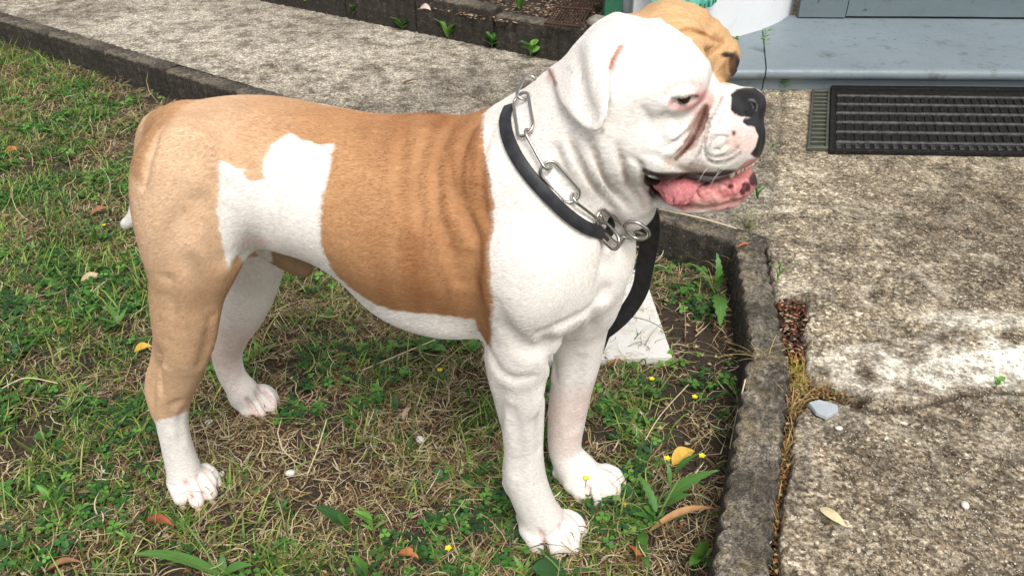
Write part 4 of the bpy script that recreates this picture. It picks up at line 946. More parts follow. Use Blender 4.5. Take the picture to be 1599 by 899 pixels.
# ---- leaning metal grate and the stone
def rod(name, a, b, r, mat, parent, seg=6):
    a = np.array(a,float); b = np.array(b,float); d = b-a; d /= np.linalg.norm(d); u = np.cross(d,[.3,.2,1]); u /= np.linalg.norm(u); v_ = np.cross(d,u); t = np.linspace(0,2*np.pi,seg,endpoint=False)
    R_ = np.array([[c+r*(math.cos(x)*u+math.sin(x)*v_) for x in t] for c in (a,b)]); return new_obj(name, grid_mesh(name, R_, True), mat, parent)
rust = NT('rusty_iron'); rust.set(Base_Color=rust.mix(rust.noise(50,5),(.02,.013,.010),(.11,.055,.032)), Roughness=.85, Metallic=.3); rust = rust.m
def grate():
    Z0 = HZ+.008; a = G(850,38,Z0); b = G(905,44,Z0); c = G(925,-24,Z0+.03); d = G(880,-24,Z0+.03)
    e = empty('iron_grate', (0,0,0), 'rusty iron grate of slanting bars lying on the flower bed by the green post', 'grate')
    for t in np.linspace(0,1,12):
        p, q = a+(b-a)*t, d+(c-d)*t; rod('bar', p, q+(b-a)*.35, .0022, rust, e)
    for t in (0,.38,.75,1): p, q = a+(d-a)*t+(b-a)*.35*t, b+(c-b)*t+(b-a)*.35*t; rod('cross_bar', p+[0,0,.004], q+[0,0,.004], .0036, rust, e)
grate()
def stone(name, p, r, sc, mat, label, cat='stone', seed=1, group=None, sub=3):
    bm = bmesh.new(); bmesh.ops.create_icosphere(bm, subdivisions=sub, radius=1); V = np.array([v.co[:] for v in bm.verts]); Fm = np.array([[v.index for v in f.verts] for f in bm.faces]); bm.free()
    V = V*(1+.5*vnoise(V+seed*5.1,1.1,seed,2))[:,None]; V = np.sign(V)*np.abs(V)**.9*np.array(sc)*r; me = mesh_np(name, V, Fm); o = new_obj(name, me, mat); o.location = p; o.rotation_euler.z = seed*1.3; return tag(o, label, cat, group)
stm = NT('stone'); stm.set(Base_Color=stm.ramp(stm.noise(30,6,.7),[(.3,(.10,.09,.075)),(.6,(.30,.27,.235))]), Roughness=.9); stm.bump(stm.noise(90,5),.6,.003); stm = stm.m
pale = flat_mat('pale_stone', (.62,.60,.56), .7)
sp = G(935,38,HZ); stone('stone', (sp[0],sp[1]-.01,HZ+.006), .034, (1.15,.8,.55), stm, 'grey rounded stone between the iron grate and the green post', seed=2)
# ---- doormat
rub = NT('black_rubber'); rub.set(Base_Color=rub.ramp(rub.noise(90,8,.8),[(.35,(.004,.004,.005)),(.58,(.016,.015,.014)),(.70,(.10,.09,.075))]), Roughness=.8); rub.b.inputs['Specular IOR Level'].default_value = .2; rub.bump(rub.noise(500,3),.4,.001); rub = rub.m
rub_grey = NT('grey_rubber'); rub_grey.set(Base_Color=rub_grey.ramp(rub_grey.noise(90,6,.7),[(.42,(.008,.008,.009)),(.70,(.075,.075,.075))]), Roughness=.6); rub_grey = rub_grey.m  # greyer, smoother rubber for the ribs and front lugs
MB, MF = G(1298,134,PZ+.01)[:2], G(1294,239,PZ+.004)[:2]; ml = np.linalg.norm(MB-MF); md = (MB-MF)/ml; mw = np.array([ex[0],ex[1]]); mw = (G(1599,243.5,PZ+.004)[:2]-MF); mw /= np.linalg.norm(mw)
MAT = empty('doormat', (MF[0],MF[1],PZ), 'black ribbed rubber doormat in front of the grey-blue step', 'doormat')
def mp_(a, b, z): return np.array([*(MF+mw*a+md*b), z])-np.array([MF[0],MF[1],PZ])
MW = .75; zt = PZ+.004
def bar(name, a0, a1, b0, b1, z0, z1, mat, inset=.0012, n=1):
    P = [];  
    for z, i in ((z0,0),(z1-inset,0),(z1,inset)):
        for a, b in ((a0+i,b0+i),(a1-i,b0+i),(a1-i,b1-i),(a0+i,b1-i)): P.append(mp_(a,b,z))
    q = [(0,3,2,1)]+[(l*4+i,l*4+(i+1)%4,(l+1)*4+(i+1)%4,(l+1)*4+i) for l in (0,1) for i in range(4)]+[(8,9,10,11)]
    me = bpy.data.meshes.new(name); me.from_pydata([tuple(p) for p in P], [], q); return new_obj(name, me, mat, MAT)
bar('mat_base', 0, MW, 0, ml, PZ+.001, PZ+.008, rub)
bar('mat_border', .0, MW, .0, .012, PZ+.008, PZ+.011, rub); bar('mat_border', .0, .010, .012, ml-.01, PZ+.008, PZ+.011, rub); bar('mat_border', .0, MW, ml-.026, ml, PZ+.008, PZ+.013, rub)
nr = 6; pitch = (ml-.026-.040)/nr
for i in range(nr): b = .040+i*pitch; bar('rib', .014, MW, b, b+.011, PZ+.008, PZ+.0155, rub_grey if i < 9 else rub, .003)
lug = None
for i in range(nr+0):
    for k in range(34):
        a = .016+k*.0215; b0 = .015+(i*pitch if i else 0); b1 = (.036 if i == 0 else .040+i*pitch-.003); b0 = .0155 if i == 0 else .040+(i-1)*pitch+.014
        if lug is None or i == 0 and k == 0 or i == 1 and k == 0: lug = bar('lug', 0, .0115, 0, b1-b0, PZ+.008, PZ+.012, rub_grey if i == 0 else rub, .001); lug.location = tuple((mw*a+md*b0).tolist())+(0,); 
        else:
            o = lug.copy(); C.collection.objects.link(o); o.parent = MAT; o.location = tuple((mw*a+md*b0).tolist())+(0,)
# ---- foot grate beside it
gm_m = NT('grate_metal'); gm_m.set(Base_Color=gm_m.mix(gm_m.noise(60,5),(.05,.055,.04),(.14,.145,.115)), Roughness=.6, Metallic=.5); gm_m = gm_m.m
FG = empty('foot_grate', (MF[0],MF[1],PZ), 'narrow grey metal foot grate tucked against the left end of the black doormat', 'grate')
def bar2(name, a0, a1, b0, b1, z0, z1, mat):
    o = bar(name, a0, a1, b0, b1, z0, z1, mat, .001); o.parent = FG; return o
fa, fb, fc, fd = -.050, -.003, .022, ml-.03
bar2('frame', fa, fa+.006, fc, fd, PZ+.001, PZ+.010, gm_m); bar2('frame', fb-.006, fb, fc, fd, PZ+.001, PZ+.010, gm_m); bar2('frame', fa, fb, fc-.006, fc-.0005, PZ+.001, PZ+.010, gm_m); bar2('frame', fa, fb, fd+.0005, fd+.006, PZ+.001, PZ+.010, gm_m)
bar2('backing', fa+.0062, fb-.0062, fc, fd, PZ+.0005, PZ+.0025, flat_mat('grate_dark', (.05,.055,.04), .9))
ns_ = 15
for i in range(ns_): b = fc+.006+(fd-fc-.012)*i/(ns_-1); bar2('slat', fa+.0065, fb-.0065, b-.0035, b+.0035, PZ+.003, PZ+.0095, gm_m)
# ---- white tile leaning flat on the soil behind the fore legs
def tile():
    fr, br, fl = G(1050,558,.014), G(1004,424,.014), G(930,562,.014); d = fr-fl; d /= np.linalg.norm(d); e_ = br-fr; Ly = np.linalg.norm(e_); e_ /= Ly; P = []
    Lx = .26; th = .010
    nx, ny = 14, 12
    me = boxm('tile',0,0,0,1,1,1,0)
    V = np.array([v.co[:] for v in me.vertices])+.5; W = fr[None]-d[None]*(1-V[:,0:1])*Lx+e_[None]*V[:,1:2]*Ly*1.02; W[:,2] = .0+V[:,2]*.016
    me.vertices.foreach_set('co', W.astype(np.float32).ravel()); bm = bmesh.new(); bm.from_mesh(me); bmesh.ops.recalc_face_normals(bm, faces=bm.faces[:]); bmesh.ops.bevel(bm, geom=bm.edges[:], offset=.0012, segments=2, affect='EDGES'); bm.to_mesh(me); bm.free()
    m = NT('white_tile'); f = m.noise(30,6,.7); m.set(Base_Color=m.mix(m.ramp(f,[(.5,0),(.75,.6)]), m.mix(m.noise(8,3),(.62,.60,.56),(.78,.77,.74)), (.38,.28,.18)), Roughness=.5); m.bump(f,.2,.001)
    return tag(new_obj('paving_tile', me, m.m), 'flat off-white square tile lying on the soil behind the dog\'s fore legs', 'tile')
tile()
# ------------------------------------------------------------------ collar, chain, leash
def band(name, pts, width, th, mat, parent=None, wdir=None, closed=False):
    """flat strap through dog-space points; wdir: unit width direction at each point"""
    P = np.array(pts); n = len(P); T = np.gradient(P, axis=0); T /= np.linalg.norm(T,axis=1,keepdims=True); Wd = np.array(wdir); Wd = Wd-(Wd*T).sum(1,keepdims=True)*T; Wd /= np.linalg.norm(Wd,axis=1,keepdims=True); Nn = np.cross(T, Wd)
    w_ = np.broadcast_to(np.asarray(width,float).reshape(-1,1), (n,1)); rows = []
    for a, b in ((-.5,-.35),(-.5,.35),(-.42,.5),(.42,.5),(.5,.35),(.5,-.35),(.42,-.5),(-.42,-.5)): rows.append(P+Wd*a*w_+Nn*b*th)
    R_ = np.stack(rows,1); me = grid_mesh(name, toW(R_), True); return new_obj(name, me, mat, parent)
leather = NT('black_leather'); leather.set(Base_Color=leather.ramp(leather.noise(90,4),[(.35,(.008,.009,.012)),(.7,(.028,.028,.034))]), Roughness=.5); leather.bump(leather.noise(500,3),.3,.001); leather = leather.m
# the collar: a loop round the neck in the plane through three seen points, pressed against the coat
def neck_loop(cpx, line, off, n=72, lift=0.0):
    """loop round the neck axis through cpx; its near half passes under the pixels of line"""
    pts = [surf(x, y) for x, y in dense(line, 9)]; Pn = np.array([p+g*off for p, g in pts]); return Pn, np.array([g for p, g in pts])
CL = [(799,152),(791,182),(793,212),(806,242),(826,272),(852,302),(884,334),(916,358),(946,374),(974,384)]
def full_loop(line, off):
    Pn, Gn = neck_loop(None, line, off); a, b = Pn[0], Pn[-1]; c = (a+b)/2; c[1] = 0
    # far half: march inward round the neck from outside until the coat is met
    ax = b-a; ax[1] = 0; hl = np.linalg.norm(ax)/2; ax /= np.linalg.norm(ax); far = []
    for t in np.linspace(0, math.pi, 30)[1:-1]:
        o = c+ax*math.cos(t)*hl*1.15+np.array([0,-1,0])*math.sin(t)*.16; d = c-o; L_ = np.linalg.norm(d); d /= L_; s_ = np.linspace(0, L_, 400); f = fval(o+s_[:,None]*d); h = np.nonzero(f < off)[0]
        far.append(o+d*s_[h[0] if len(h) else -1])
    far = np.array(far)[::-1]; A = np.vstack([Pn, far, Pn[:1]])
    for _ in range(6): A[1:-1] = A[1:-1]*.5+(A[:-2]+A[2:])*.25; e_ = (A[1]+A[-2])/2*.5+A[0]*.5; A[0] = e_; A[-1] = e_
    for _ in range(3):
        f = fval(A); e = .003; g = np.stack([fval(A+e*np.eye(3)[k])-fval(A-e*np.eye(3)[k]) for k in range(3)],1); g /= np.linalg.norm(g,axis=1,keepdims=True)+1e-9; A = A-g*np.clip(f-off,-.006,.006)[:,None]
    return A, g
LP, LG = full_loop(CL, .0022)
T_ = np.gradient(LP,axis=0); WD = np.cross(LG, T_)
col_o = band('collar_strap', LP, .0125, .004, leather, None, WD); col_o.name = 'leather_collar'; tag(col_o, 'black leather collar round the dog\'s neck, behind the steel chain', 'collar')
steel = NT('steel'); steel.set(Base_Color=steel.mix(steel.noise(60,4),(.38,.36,.33),(.66,.65,.63)), Metallic=1.0, Roughness=.26); steel = steel.m
CHAIN = empty('chain_collar', toW(D(900,300,.08)), 'long-link steel choke chain round the dog\'s neck', 'chain')
def link(a, b, nrm, wid, r=.0016, parent=None, name='link', seg=28):
    a = np.array(a); b = np.array(b); ax = b-a; L_ = np.linalg.norm(ax); ax /= L_; s_ = nrm-(nrm@ax)*ax; s_ /= np.linalg.norm(s_); s_ = np.cross(ax, s_); c = (a+b)/2; hw = wid/2; hl = max(L_/2-hw, 0); P = []
    for t in np.linspace(0, 2*np.pi, seg, endpoint=False): P.append(c+ax*(hw*math.cos(t)+(hl if math.cos(t) > 0 else -hl))+s_*hw*math.sin(t))
    P = np.array(P+[P[0]]); Tn = np.roll(P[:-1],-1,0)-np.roll(P[:-1],1,0); Tn = np.vstack([Tn,Tn[:1]]); Tn /= np.linalg.norm(Tn,axis=1,keepdims=True); N1 = np.cross(Tn, np.cross(ax, s_)[None]); N1 /= np.linalg.norm(N1,axis=1,keepdims=True); N2 = np.cross(Tn, N1); q = np.linspace(0,2*np.pi,8,endpoint=False)
    R_ = P[:,None]+r*(np.cos(q)[None,:,None]*N1[:,None]+np.sin(q)[None,:,None]*N2[:,None]); me = grid_mesh(name, toW(R_)-np.array(CHAIN.location), True); return new_obj(name, me, steel, parent or CHAIN)
# near links, end points as seen: flat links lie on the coat, the others stand on edge
LK = [((836,126),(820,160),1),((818,154),(827,213),0),((828,206),(857,264),1),((851,256),(897,309),0),((892,302),(934,338),1),((928,332),(968,373),0),((964,368),(996,366),1)]
for (a, b, edge) in LK:
    pa, ga = surf(*a); pb, gb = surf(*b); g = ga+gb; g /= np.linalg.norm(g); o1, o2 = pa+ga*.0055, pb+gb*.0055
    if edge: t = np.cross(pb-pa, g); t /= np.linalg.norm(t); link(o1, o2, t*.93+g*.36, .0125)
    else: link(o1, o2, g, .0185)
for (a, b, w_, r_) in (((935,352),(966,384),.020,.0019),((980,348),(1008,372),.022,.0019)):
    pa, ga = surf(*a); pb, gb = surf(*b) if b[0] < 1000 else (D(b[0],b[1],0.01), ga); link(D(a[0],a[1],pa[1]+.010 if a[0]<1000 else .01), D(b[0],b[1],max(pa[1]+.006,.01)), ga, w_, r_, name='ring')
FL_, FG_ = full_loop([(834,108),(822,150),(826,205),(860,262),(905,315),(950,355),(985,368)], .005)
n_near = len(dense([(834,108),(822,150),(826,205),(860,262),(905,315),(950,355),(985,368)], 9)); fp = FL_[n_near:]
st_ = 4
for k, i in enumerate(range(0, len(fp)-st_, st_)):
    g = FG_[n_near+i+2]; t = np.cross(fp[i+st_]-fp[i], g); t /= np.linalg.norm(t)+1e-9; link(fp[i], fp[i+st_], g if k % 2 else t, .018 if k % 2 else .0125, seg=20)
# leash: broad black strap hanging from the far side of the neck to the ground behind the legs
LPx = [(1004,316,-.045),(1014,335,-.055),(1015,370,-.062),(1007,415,-.070),(1000,450,-.078),(985,478,-.088),(966,500,-.098),(942,520,-.108)]
LD = [D(x,y,v_) for x,y,v_ in dense(LPx, 8)] if False else [D(x,y,v_) for x,y,v_ in [tuple(p) for p in dense([(a,b,c*1000) for a,b,c in LPx], 8)] for v_ in [v_/1000]]
end = LD[-1]; g0 = np.array([end[0]-.05, end[1]-.02, .02]); LD += [end*(1-t)+g0*t for t in np.linspace(.15,1,8)]
wd = [np.array([1,.35,.25]) for _ in LD]; ww = np.interp(np.arange(len(LD)), [0,6,14,len(LD)-1], [.024,.023,.021,.019])
lo_ = band('leash', LD, ww, .003, leather, None, wd); tag(lo_, 'broad black leash hanging from the dog\'s collar behind its chest', 'leash')

# ------------------------------------------------------------------ vegetation
def inlawn(X, Y, m=0.0): P = np.stack([X,Y],1); return (dl1(P) > .014+m) & (dl2(P) > .066+m)
def scatter(n, seed, dens):
    """random lawn points in view, kept with probability dens(px,py,P)"""
    r = np.random.default_rng(seed); X = np.zeros(0); Y = np.zeros(0)
    n = int(n*1.55); x = r.uniform(-2.5,.75,n); y = r.uniform(.32,2.95,n); P = np.column_stack([x,y,np.zeros(n)]); px, py, _ = proj(P)
    k = inlawn(x,y) & (px > -160) & (px < 1260) & (py < 1010) & (py > 25); x, y, px, py, P = x[k], y[k], px[k], py[k], P[k]
    k = r.random(len(x)) < dens(px,py,P); return np.column_stack([x[k], y[k], soil_z(x[k],y[k])]), px[k], py[k], r
def green_d(px, py, P):
    b = .34*sstep(330,0,px)+.30*sstep(560,380,py)*sstep(900,700,px)+.55*np.exp(-((px-700)/150)**2-((py-560)/60)**2)+.60*np.exp(-((px-960)/80)**2-((py-640)/60)**2)+.35*np.exp(-((px-500)/170)**2-((py-870)/60)**2)+.45*np.exp(-((px-120)/220)**2-((py-560)/200)**2)
    b = b-.75*sstep(985,1050,px)*sstep(400,460,py)-.2*sstep(1000,1040,px)-.25*np.exp(-((px-520)/150)**2-((py-700)/80)**2)
    n_ = vnoise(P,7,71,2)*2.0+vnoise(P,24,72,2)*2.6; return np.clip(.08+b*.8+n_, .0, 1)
def dry_d(px, py, P):
    n_ = vnoise(P,9,81,2)*2.2+vnoise(P,30,82,2)*2.6; return np.clip(.50+n_+.22*sstep(250,450,px)*sstep(1000,900,px)-.15*sstep(1000,1080,px), .03, 1)
def blades(name, P, az, L, W, lean, curl, colr, mat, seg=3, twist=0.0):
    n = len(P); tw = np.random.default_rng(n).normal(0,1,n)*twist; d = np.column_stack([np.cos(az), np.sin(az), np.zeros(n)]); s_ = np.column_stack([-np.sin(az), np.cos(az), np.zeros(n)]); V = []; ang_ = lean.copy(); c = P-np.array([0,0,.002])
    for k in range(seg+1):
        w_ = W*(1-(k/seg)**1.6)*.5+.00008; V.append(c-s_*w_[:,None]); V.append(c+s_*w_[:,None]+np.array([0,0,1])*(w_*.35)[:,None])
        st_ = L/seg; c = c+d*(np.cos(ang_)*st_)[:,None]+np.array([0,0,1.0])*(np.sin(ang_)*st_)[:,None]; ang_ = ang_-curl
        if twist: az = az+tw; d = np.column_stack([np.cos(az), np.sin(az), np.zeros(n)]); s_ = np.column_stack([-np.sin(az), np.cos(az), np.zeros(n)])
        c[:,2] = np.maximum(c[:,2], P[:,2]+.0006+.0018*((np.arange(n)*.618)%1))
    V = np.stack(V,1); m_ = V.shape[1]; b = (np.arange(n)*m_)[:,None]; Fq = np.concatenate([b+np.array([2*k,2*k+1,2*k+3,2*k+2]) for k in range(seg)])
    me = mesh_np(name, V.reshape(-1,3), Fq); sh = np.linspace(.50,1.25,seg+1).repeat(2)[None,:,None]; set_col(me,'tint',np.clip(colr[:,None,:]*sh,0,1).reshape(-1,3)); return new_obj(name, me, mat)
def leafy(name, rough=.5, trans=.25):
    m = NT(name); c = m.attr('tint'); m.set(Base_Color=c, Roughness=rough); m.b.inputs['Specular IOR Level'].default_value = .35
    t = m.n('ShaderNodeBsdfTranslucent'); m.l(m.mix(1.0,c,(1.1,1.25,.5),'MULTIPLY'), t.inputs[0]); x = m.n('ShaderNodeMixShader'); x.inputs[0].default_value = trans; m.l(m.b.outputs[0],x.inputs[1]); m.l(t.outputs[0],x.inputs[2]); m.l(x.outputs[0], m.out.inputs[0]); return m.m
GM = leafy('grass_blades'); DM = leafy('dry_grass', .7, .15)
def pick(r, n, cols, jit=.18): c = np.array(cols)[r.integers(0,len(cols),n)]; return c*(1+r.normal(0,jit,(n,1)))
def clear_paws(P):                          # grass is trodden flat under the paws
    k = np.ones(len(P),bool)
    for x, y in ((848,835),(915,760),(300,762),(395,630)): g = G(x,y); k &= np.hypot(P[:,0]-g[0], P[:,1]-g[1]) > .027
    return k
P, px, py, r = scatter(150000, 1, green_d); n = len(P); tall = r.random(n) < .06; L = r.uniform(.014,.042,n)*(1+tall*.8); kp_ = clear_paws(P)
def sub(*a): return [x[kp_] for x in a]
az = r.uniform(0,2*np.pi,n)+vnoise(P,6,5)*3; cg = pick(r,n,[(.055,.13,.018),(.095,.19,.025),(.16,.27,.04),(.26,.34,.07),(.05,.11,.03),(.36,.37,.11),(.30,.40,.10)])
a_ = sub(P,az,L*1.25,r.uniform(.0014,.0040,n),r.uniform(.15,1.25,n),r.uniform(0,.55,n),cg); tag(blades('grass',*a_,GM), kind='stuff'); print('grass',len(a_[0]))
P, px, py, r = scatter(260000, 2, dry_d); n = len(P); kp_ = clear_paws(P); cd = pick(r,n,[(.62,.50,.30),(.46,.34,.19),(.25,.16,.09),(.70,.60,.42),(.13,.08,.05),(.25,.13,.07),(.40,.35,.15),(.08,.05,.03)])
P[:,2] += r.exponential(.0035,n); az = r.uniform(0,2*np.pi,n)+vnoise(P,5,15)*3
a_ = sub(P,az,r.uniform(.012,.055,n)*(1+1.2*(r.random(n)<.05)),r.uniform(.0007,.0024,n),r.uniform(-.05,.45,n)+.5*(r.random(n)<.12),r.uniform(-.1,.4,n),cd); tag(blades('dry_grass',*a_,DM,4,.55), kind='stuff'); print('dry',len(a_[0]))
P, px, py, r = scatter(22000, 33, lambda px,py,P: np.clip(green_d(px,py,P)*.9+vnoise(P,9,95,2)*1.5,0,1)); P = P[clear_paws(P)]; n = len(P)
tag(blades('low_weeds',P,r.uniform(0,6.28,n),r.uniform(.014,.042,n),r.uniform(.004,.0105,n),r.uniform(.1,.9,n),r.uniform(.05,.4,n),pick(r,n,[(.06,.17,.03),(.11,.26,.045),(.20,.36,.07),(.04,.11,.03)]),GM,4), kind='stuff'); print('low', n)
# clover and other ground cover: small folded leaflets in threes
def clover(name, P, r, size, cols, mat, kind='stuff'):
    n = len(P); V = []; Fq = []; base_az = r.uniform(0,2*np.pi,n); hgt_ = r.uniform(.004,.020,n); s_ = r.uniform(*size,n); c4 = pick(r,n,cols,.2); C_ = []
    tilt = r.uniform(-.35,.35,(n,2))
    for k in range(3):
        a = base_az+k*2.094; pts = []
        for (u_, v_, z_) in ((0,0,0),(.45,-.42,.10),(.95,-.30,.02),(1.0,0,-.08),(.95,.30,.02),(.45,.42,.10)):
            x = (u_*np.cos(a)-v_*np.sin(a))*s_; y = (u_*np.sin(a)+v_*np.cos(a))*s_; z = z_*s_+hgt_+x*tilt[:,0]+y*tilt[:,1]; pts.append(P+np.column_stack([x,y,z]))
        b = len(V)*0; V.append(np.stack(pts,1))
    V = np.stack(V,1).reshape(-1,6,3); m_ = len(V); b = (np.arange(m_)*6)[:,None]; Fq = np.concatenate([b+np.array([0,1,2,3]), b+np.array([0,3,4,5])]); me = mesh_np(name, V.reshape(-1,3), Fq); set_col(me,'tint',np.clip(np.repeat(c4,18,0),0,1)); o = new_obj(name, me, mat); return tag(o, kind=kind) if kind else o
P, px, py, r = scatter(90000, 3, lambda px,py,P: np.clip(green_d(px,py,P)*.5+vnoise(P,11,91,2)*2.0-.06,0,1)); P = P[clear_paws(P)]
clover('ground_cover', P, r, (.004,.0115), [(.035,.125,.025),(.06,.18,.03),(.12,.27,.05),(.03,.085,.03)], GM); print('clover', len(P))
# soil crumbs, flakes of dead leaf and bark
def crumbs(name, P, r, size, cols, mat, flat=1.0):
    T = np.array([(1,0,0),(-.5,.87,0),(-.5,-.87,0),(0,0,.9),(0,0,-.6)]); Fm = np.array([(0,1,3),(1,2,3),(2,0,3),(1,0,4),(2,1,4),(0,2,4)]); n = len(P); s_ = r.uniform(*size,(n,3))*np.array([1,1,flat]); a = r.uniform(0,6.28,n)
    V = T[None]*s_[:,None,:]*(1+r.normal(0,.2,(n,5,1))); x = V[:,:,0]*np.cos(a)[:,None]-V[:,:,1]*np.sin(a)[:,None]; y = V[:,:,0]*np.sin(a)[:,None]+V[:,:,1]*np.cos(a)[:,None]; z = V[:,:,2]+x*r.uniform(-.3,.3,n)[:,None]; V = np.stack([x,y,z],2)+P[:,None]
    me = mesh_np(name, V.reshape(-1,3), ((np.arange(n)*5)[:,None,None]+Fm[None]).reshape(-1,3), flat > .5); set_col(me,'tint',np.clip(np.repeat(pick(r,n,cols),5,0),0,1)); return tag(new_obj(name, me, mat), kind='stuff')
CM = NT('crumbs'); CM.set(Base_Color=CM.attr('tint'), Roughness=.95); CM = CM.m
P, px, py, r = scatter(42000, 4, lambda px,py,P: np.full(len(px),.5)); crumbs('soil_crumbs', P, r, (.0012,.0042), [(.035,.023,.016),(.055,.037,.026),(.02,.013,.010),(.09,.062,.042)], CM)
P, px, py, r = scatter(9000, 5, lambda px,py,P: .25+.45*sstep(950,1050,px)); P[:,2] += .004; crumbs('leaf_litter', P, r, (.002,.0085), [(.30,.15,.07),(.42,.27,.14),(.20,.09,.045),(.50,.38,.22),(.33,.11,.04),(.55,.48,.36)], CM, .16)
# litter in the broken joint beside the kerb
def in_px(n, poly, z, seed, dz=0.0):
    r = np.random.default_rng(seed); pl = np.array(poly, float); out = []
    a = r.uniform(pl[:,0].min(), pl[:,0].max(), n*6); b = r.uniform(pl[:,1].min(), pl[:,1].max(), n*6); k = poly_sd(a,b,pl) < 0; a, b = a[k][:n], b[k][:n]
    P = np.array([G(x,y,z) for x, y in zip(a,b)]); return P, r
J1 = [(1214,462),(1256,466),(1258,520),(1262,585),(1228,590),(1216,520)]
J2 = [(1228,590),(1266,585),(1355,612),(1360,628),(1300,622),(1262,626),(1250,650),(1236,720),(1224,800),(1218,899),(1206,899),(1212,760),(1222,650)]
zj = PZ-.022
P, r = in_px(600, J1, zj, 6); P[:,2] += r.uniform(0,.014,len(P)); crumbs('leaf_litter', P, r, (.0015,.0075), [(.26,.075,.03),(.34,.11,.04),(.14,.05,.025),(.07,.03,.02),(.40,.22,.11),(.05,.03,.02),(.45,.36,.26)], CM, .12)
P, r = in_px(900, J2, zj, 7); P[:,2] += r.uniform(0,.010,len(P)); crumbs('leaf_litter', P, r, (.002,.007), [(.30,.13,.05),(.38,.22,.10),(.16,.08,.04),(.46,.32,.16),(.10,.07,.04)], CM, .2)
P, r = in_px(420, J2, zj+.004, 8); n = len(P); blades('x',P,r.uniform(0,6.28,n),r.uniform(.012,.04,n),r.uniform(.0006,.0013,n),r.uniform(.1,1.2,n),r.uniform(.1,.6,n),pick(r,n,[(.42,.28,.10),(.50,.36,.14),(.36,.20,.08),(.30,.33,.07)]),DM).name = 'joint_moss'; tag(bpy.data.objects['joint_moss'], kind='stuff')
P, r = in_px(200, [(1236,560),(1258,565),(1262,596),(1236,620),(1224,590)], zj+.004, 9); n = len(P); o = blades('moss_tuft',P,r.uniform(0,6.28,n),r.uniform(.010,.03,n),r.uniform(.0008,.0016,n),r.uniform(.4,1.4,n),r.uniform(.1,.5,n),pick(r,n,[(.50,.44,.08),(.36,.40,.07),(.55,.38,.12)]),DM); tag(o, 'yellow-green tuft of moss and dry grass in the broken joint beside the kerb', 'moss')
# grit on the slabs and litter on the flower bed
def on_path(n, seed, box):
    r = np.random.default_rng(seed); a = r.uniform(box[0],box[2],n); b = r.uniform(box[1],box[3],n); P = np.array([G(x,y,PZ) for x,y in zip(a,b)]); d_ = np.minimum(dl1(P), dl2(P)); k = d_ < -.07; P = P[k]; z,_,_,_ = path_height(P[:,0].copy(),P[:,1].copy()); P[:,2] = z+.0008; return P, r
P, r = on_path(5200, 12, (1150,120,1640,930)); crumbs('path_grit', P, r, (.0007,.0022), [(.56,.50,.40),(.34,.28,.20),(.42,.36,.27),(.62,.57,.48),(.24,.16,.10)], CM)
P, r = on_path(2600, 13, (-20,-20,1200,330)); crumbs('path_grit', P, r, (.0008,.0026), [(.50,.47,.42),(.40,.34,.26),(.09,.07,.05),(.62,.60,.56)], CM)
P, r = in_px(1500, [(640,-20),(970,-20),(970,60),(740,36),(640,10)], HZ-.022, 14); P[:,2] += .012; crumbs('leaf_litter', P, r, (.003,.012), [(.16,.09,.05),(.26,.17,.10),(.08,.05,.03),(.40,.29,.20),(.22,.10,.06)], CM, .2)

# ---- leaves, weeds, flowers
def leaf_mesh(name, L, W, lobes=0, depth=0.0, arch=.25, fold=.25, seg=12, base=.12):
    V = []; cen = []
    for i in range(seg+1):
        t = i/seg; w_ = (math.sin(math.pi*min(1,t**.75))**.8*(1-base)+base*(1-t))*W/2*(1 if t < .98 else .05)
        if lobes: w_ *= 1-depth*(.5+.5*math.cos(2*math.pi*lobes*t))
        z = arch*L*math.sin(math.pi*t*.75)
        for j, s_ in enumerate((-1,-.55,0,.55,1)): V.append((t*L*(1-.06*arch), s_*w_, z+abs(s_)*fold*w_-(.3*fold*w_ if j in (0,4) else 0)+.03*W*math.sin(9*t+j)))
    q = [(i*5+j, (i+1)*5+j, (i+1)*5+j+1, i*5+j+1) for i in range(seg) for j in range(4)]; return mesh_np(name, V, q)
def leafmat(name, c1, c2, vein=(.35,.45,.16), rough=.42):
    m = NT(name); oi = m.n('ShaderNodeObjectInfo').outputs['Random']; c = m.mix(oi, c1, c2); c = m.mix(m.ramp(m.noise(120,4),[(.4,0),(.7,.35)]), c, tuple(x*.55 for x in c1)); sx = m.n('ShaderNodeSeparateXYZ'); m.l(m.co, sx.inputs[0]); mid = m.ramp(m.math('ABSOLUTE', sx.outputs[1]), [(0,1),(.0010,0)]); c = m.mix(m.math('MULTIPLY', mid, .5), c, vein)
    m.set(Base_Color=c, Roughness=rough); t = m.n('ShaderNodeBsdfTranslucent'); m.l(c, t.inputs[0]); x = m.n('ShaderNodeMixShader'); x.inputs[0].default_value = .25; m.l(m.b.outputs[0],x.inputs[1]); m.l(t.outputs[0],x.inputs[2]); m.l(x.outputs[0], m.out.inputs[0]); m.bump(m.noise(200,3),.3,.001); return m.m
LM = leafmat('weed_leaf', (.06,.17,.03), (.12,.28,.055)); LMb = leafmat('bright_leaf', (.13,.30,.045), (.20,.40,.08)); LMd = leafmat('dark_leaf', (.028,.10,.028), (.05,.15,.035)); SM = flat_mat('stem_green', (.14,.22,.06), .6)
LEAF = {}
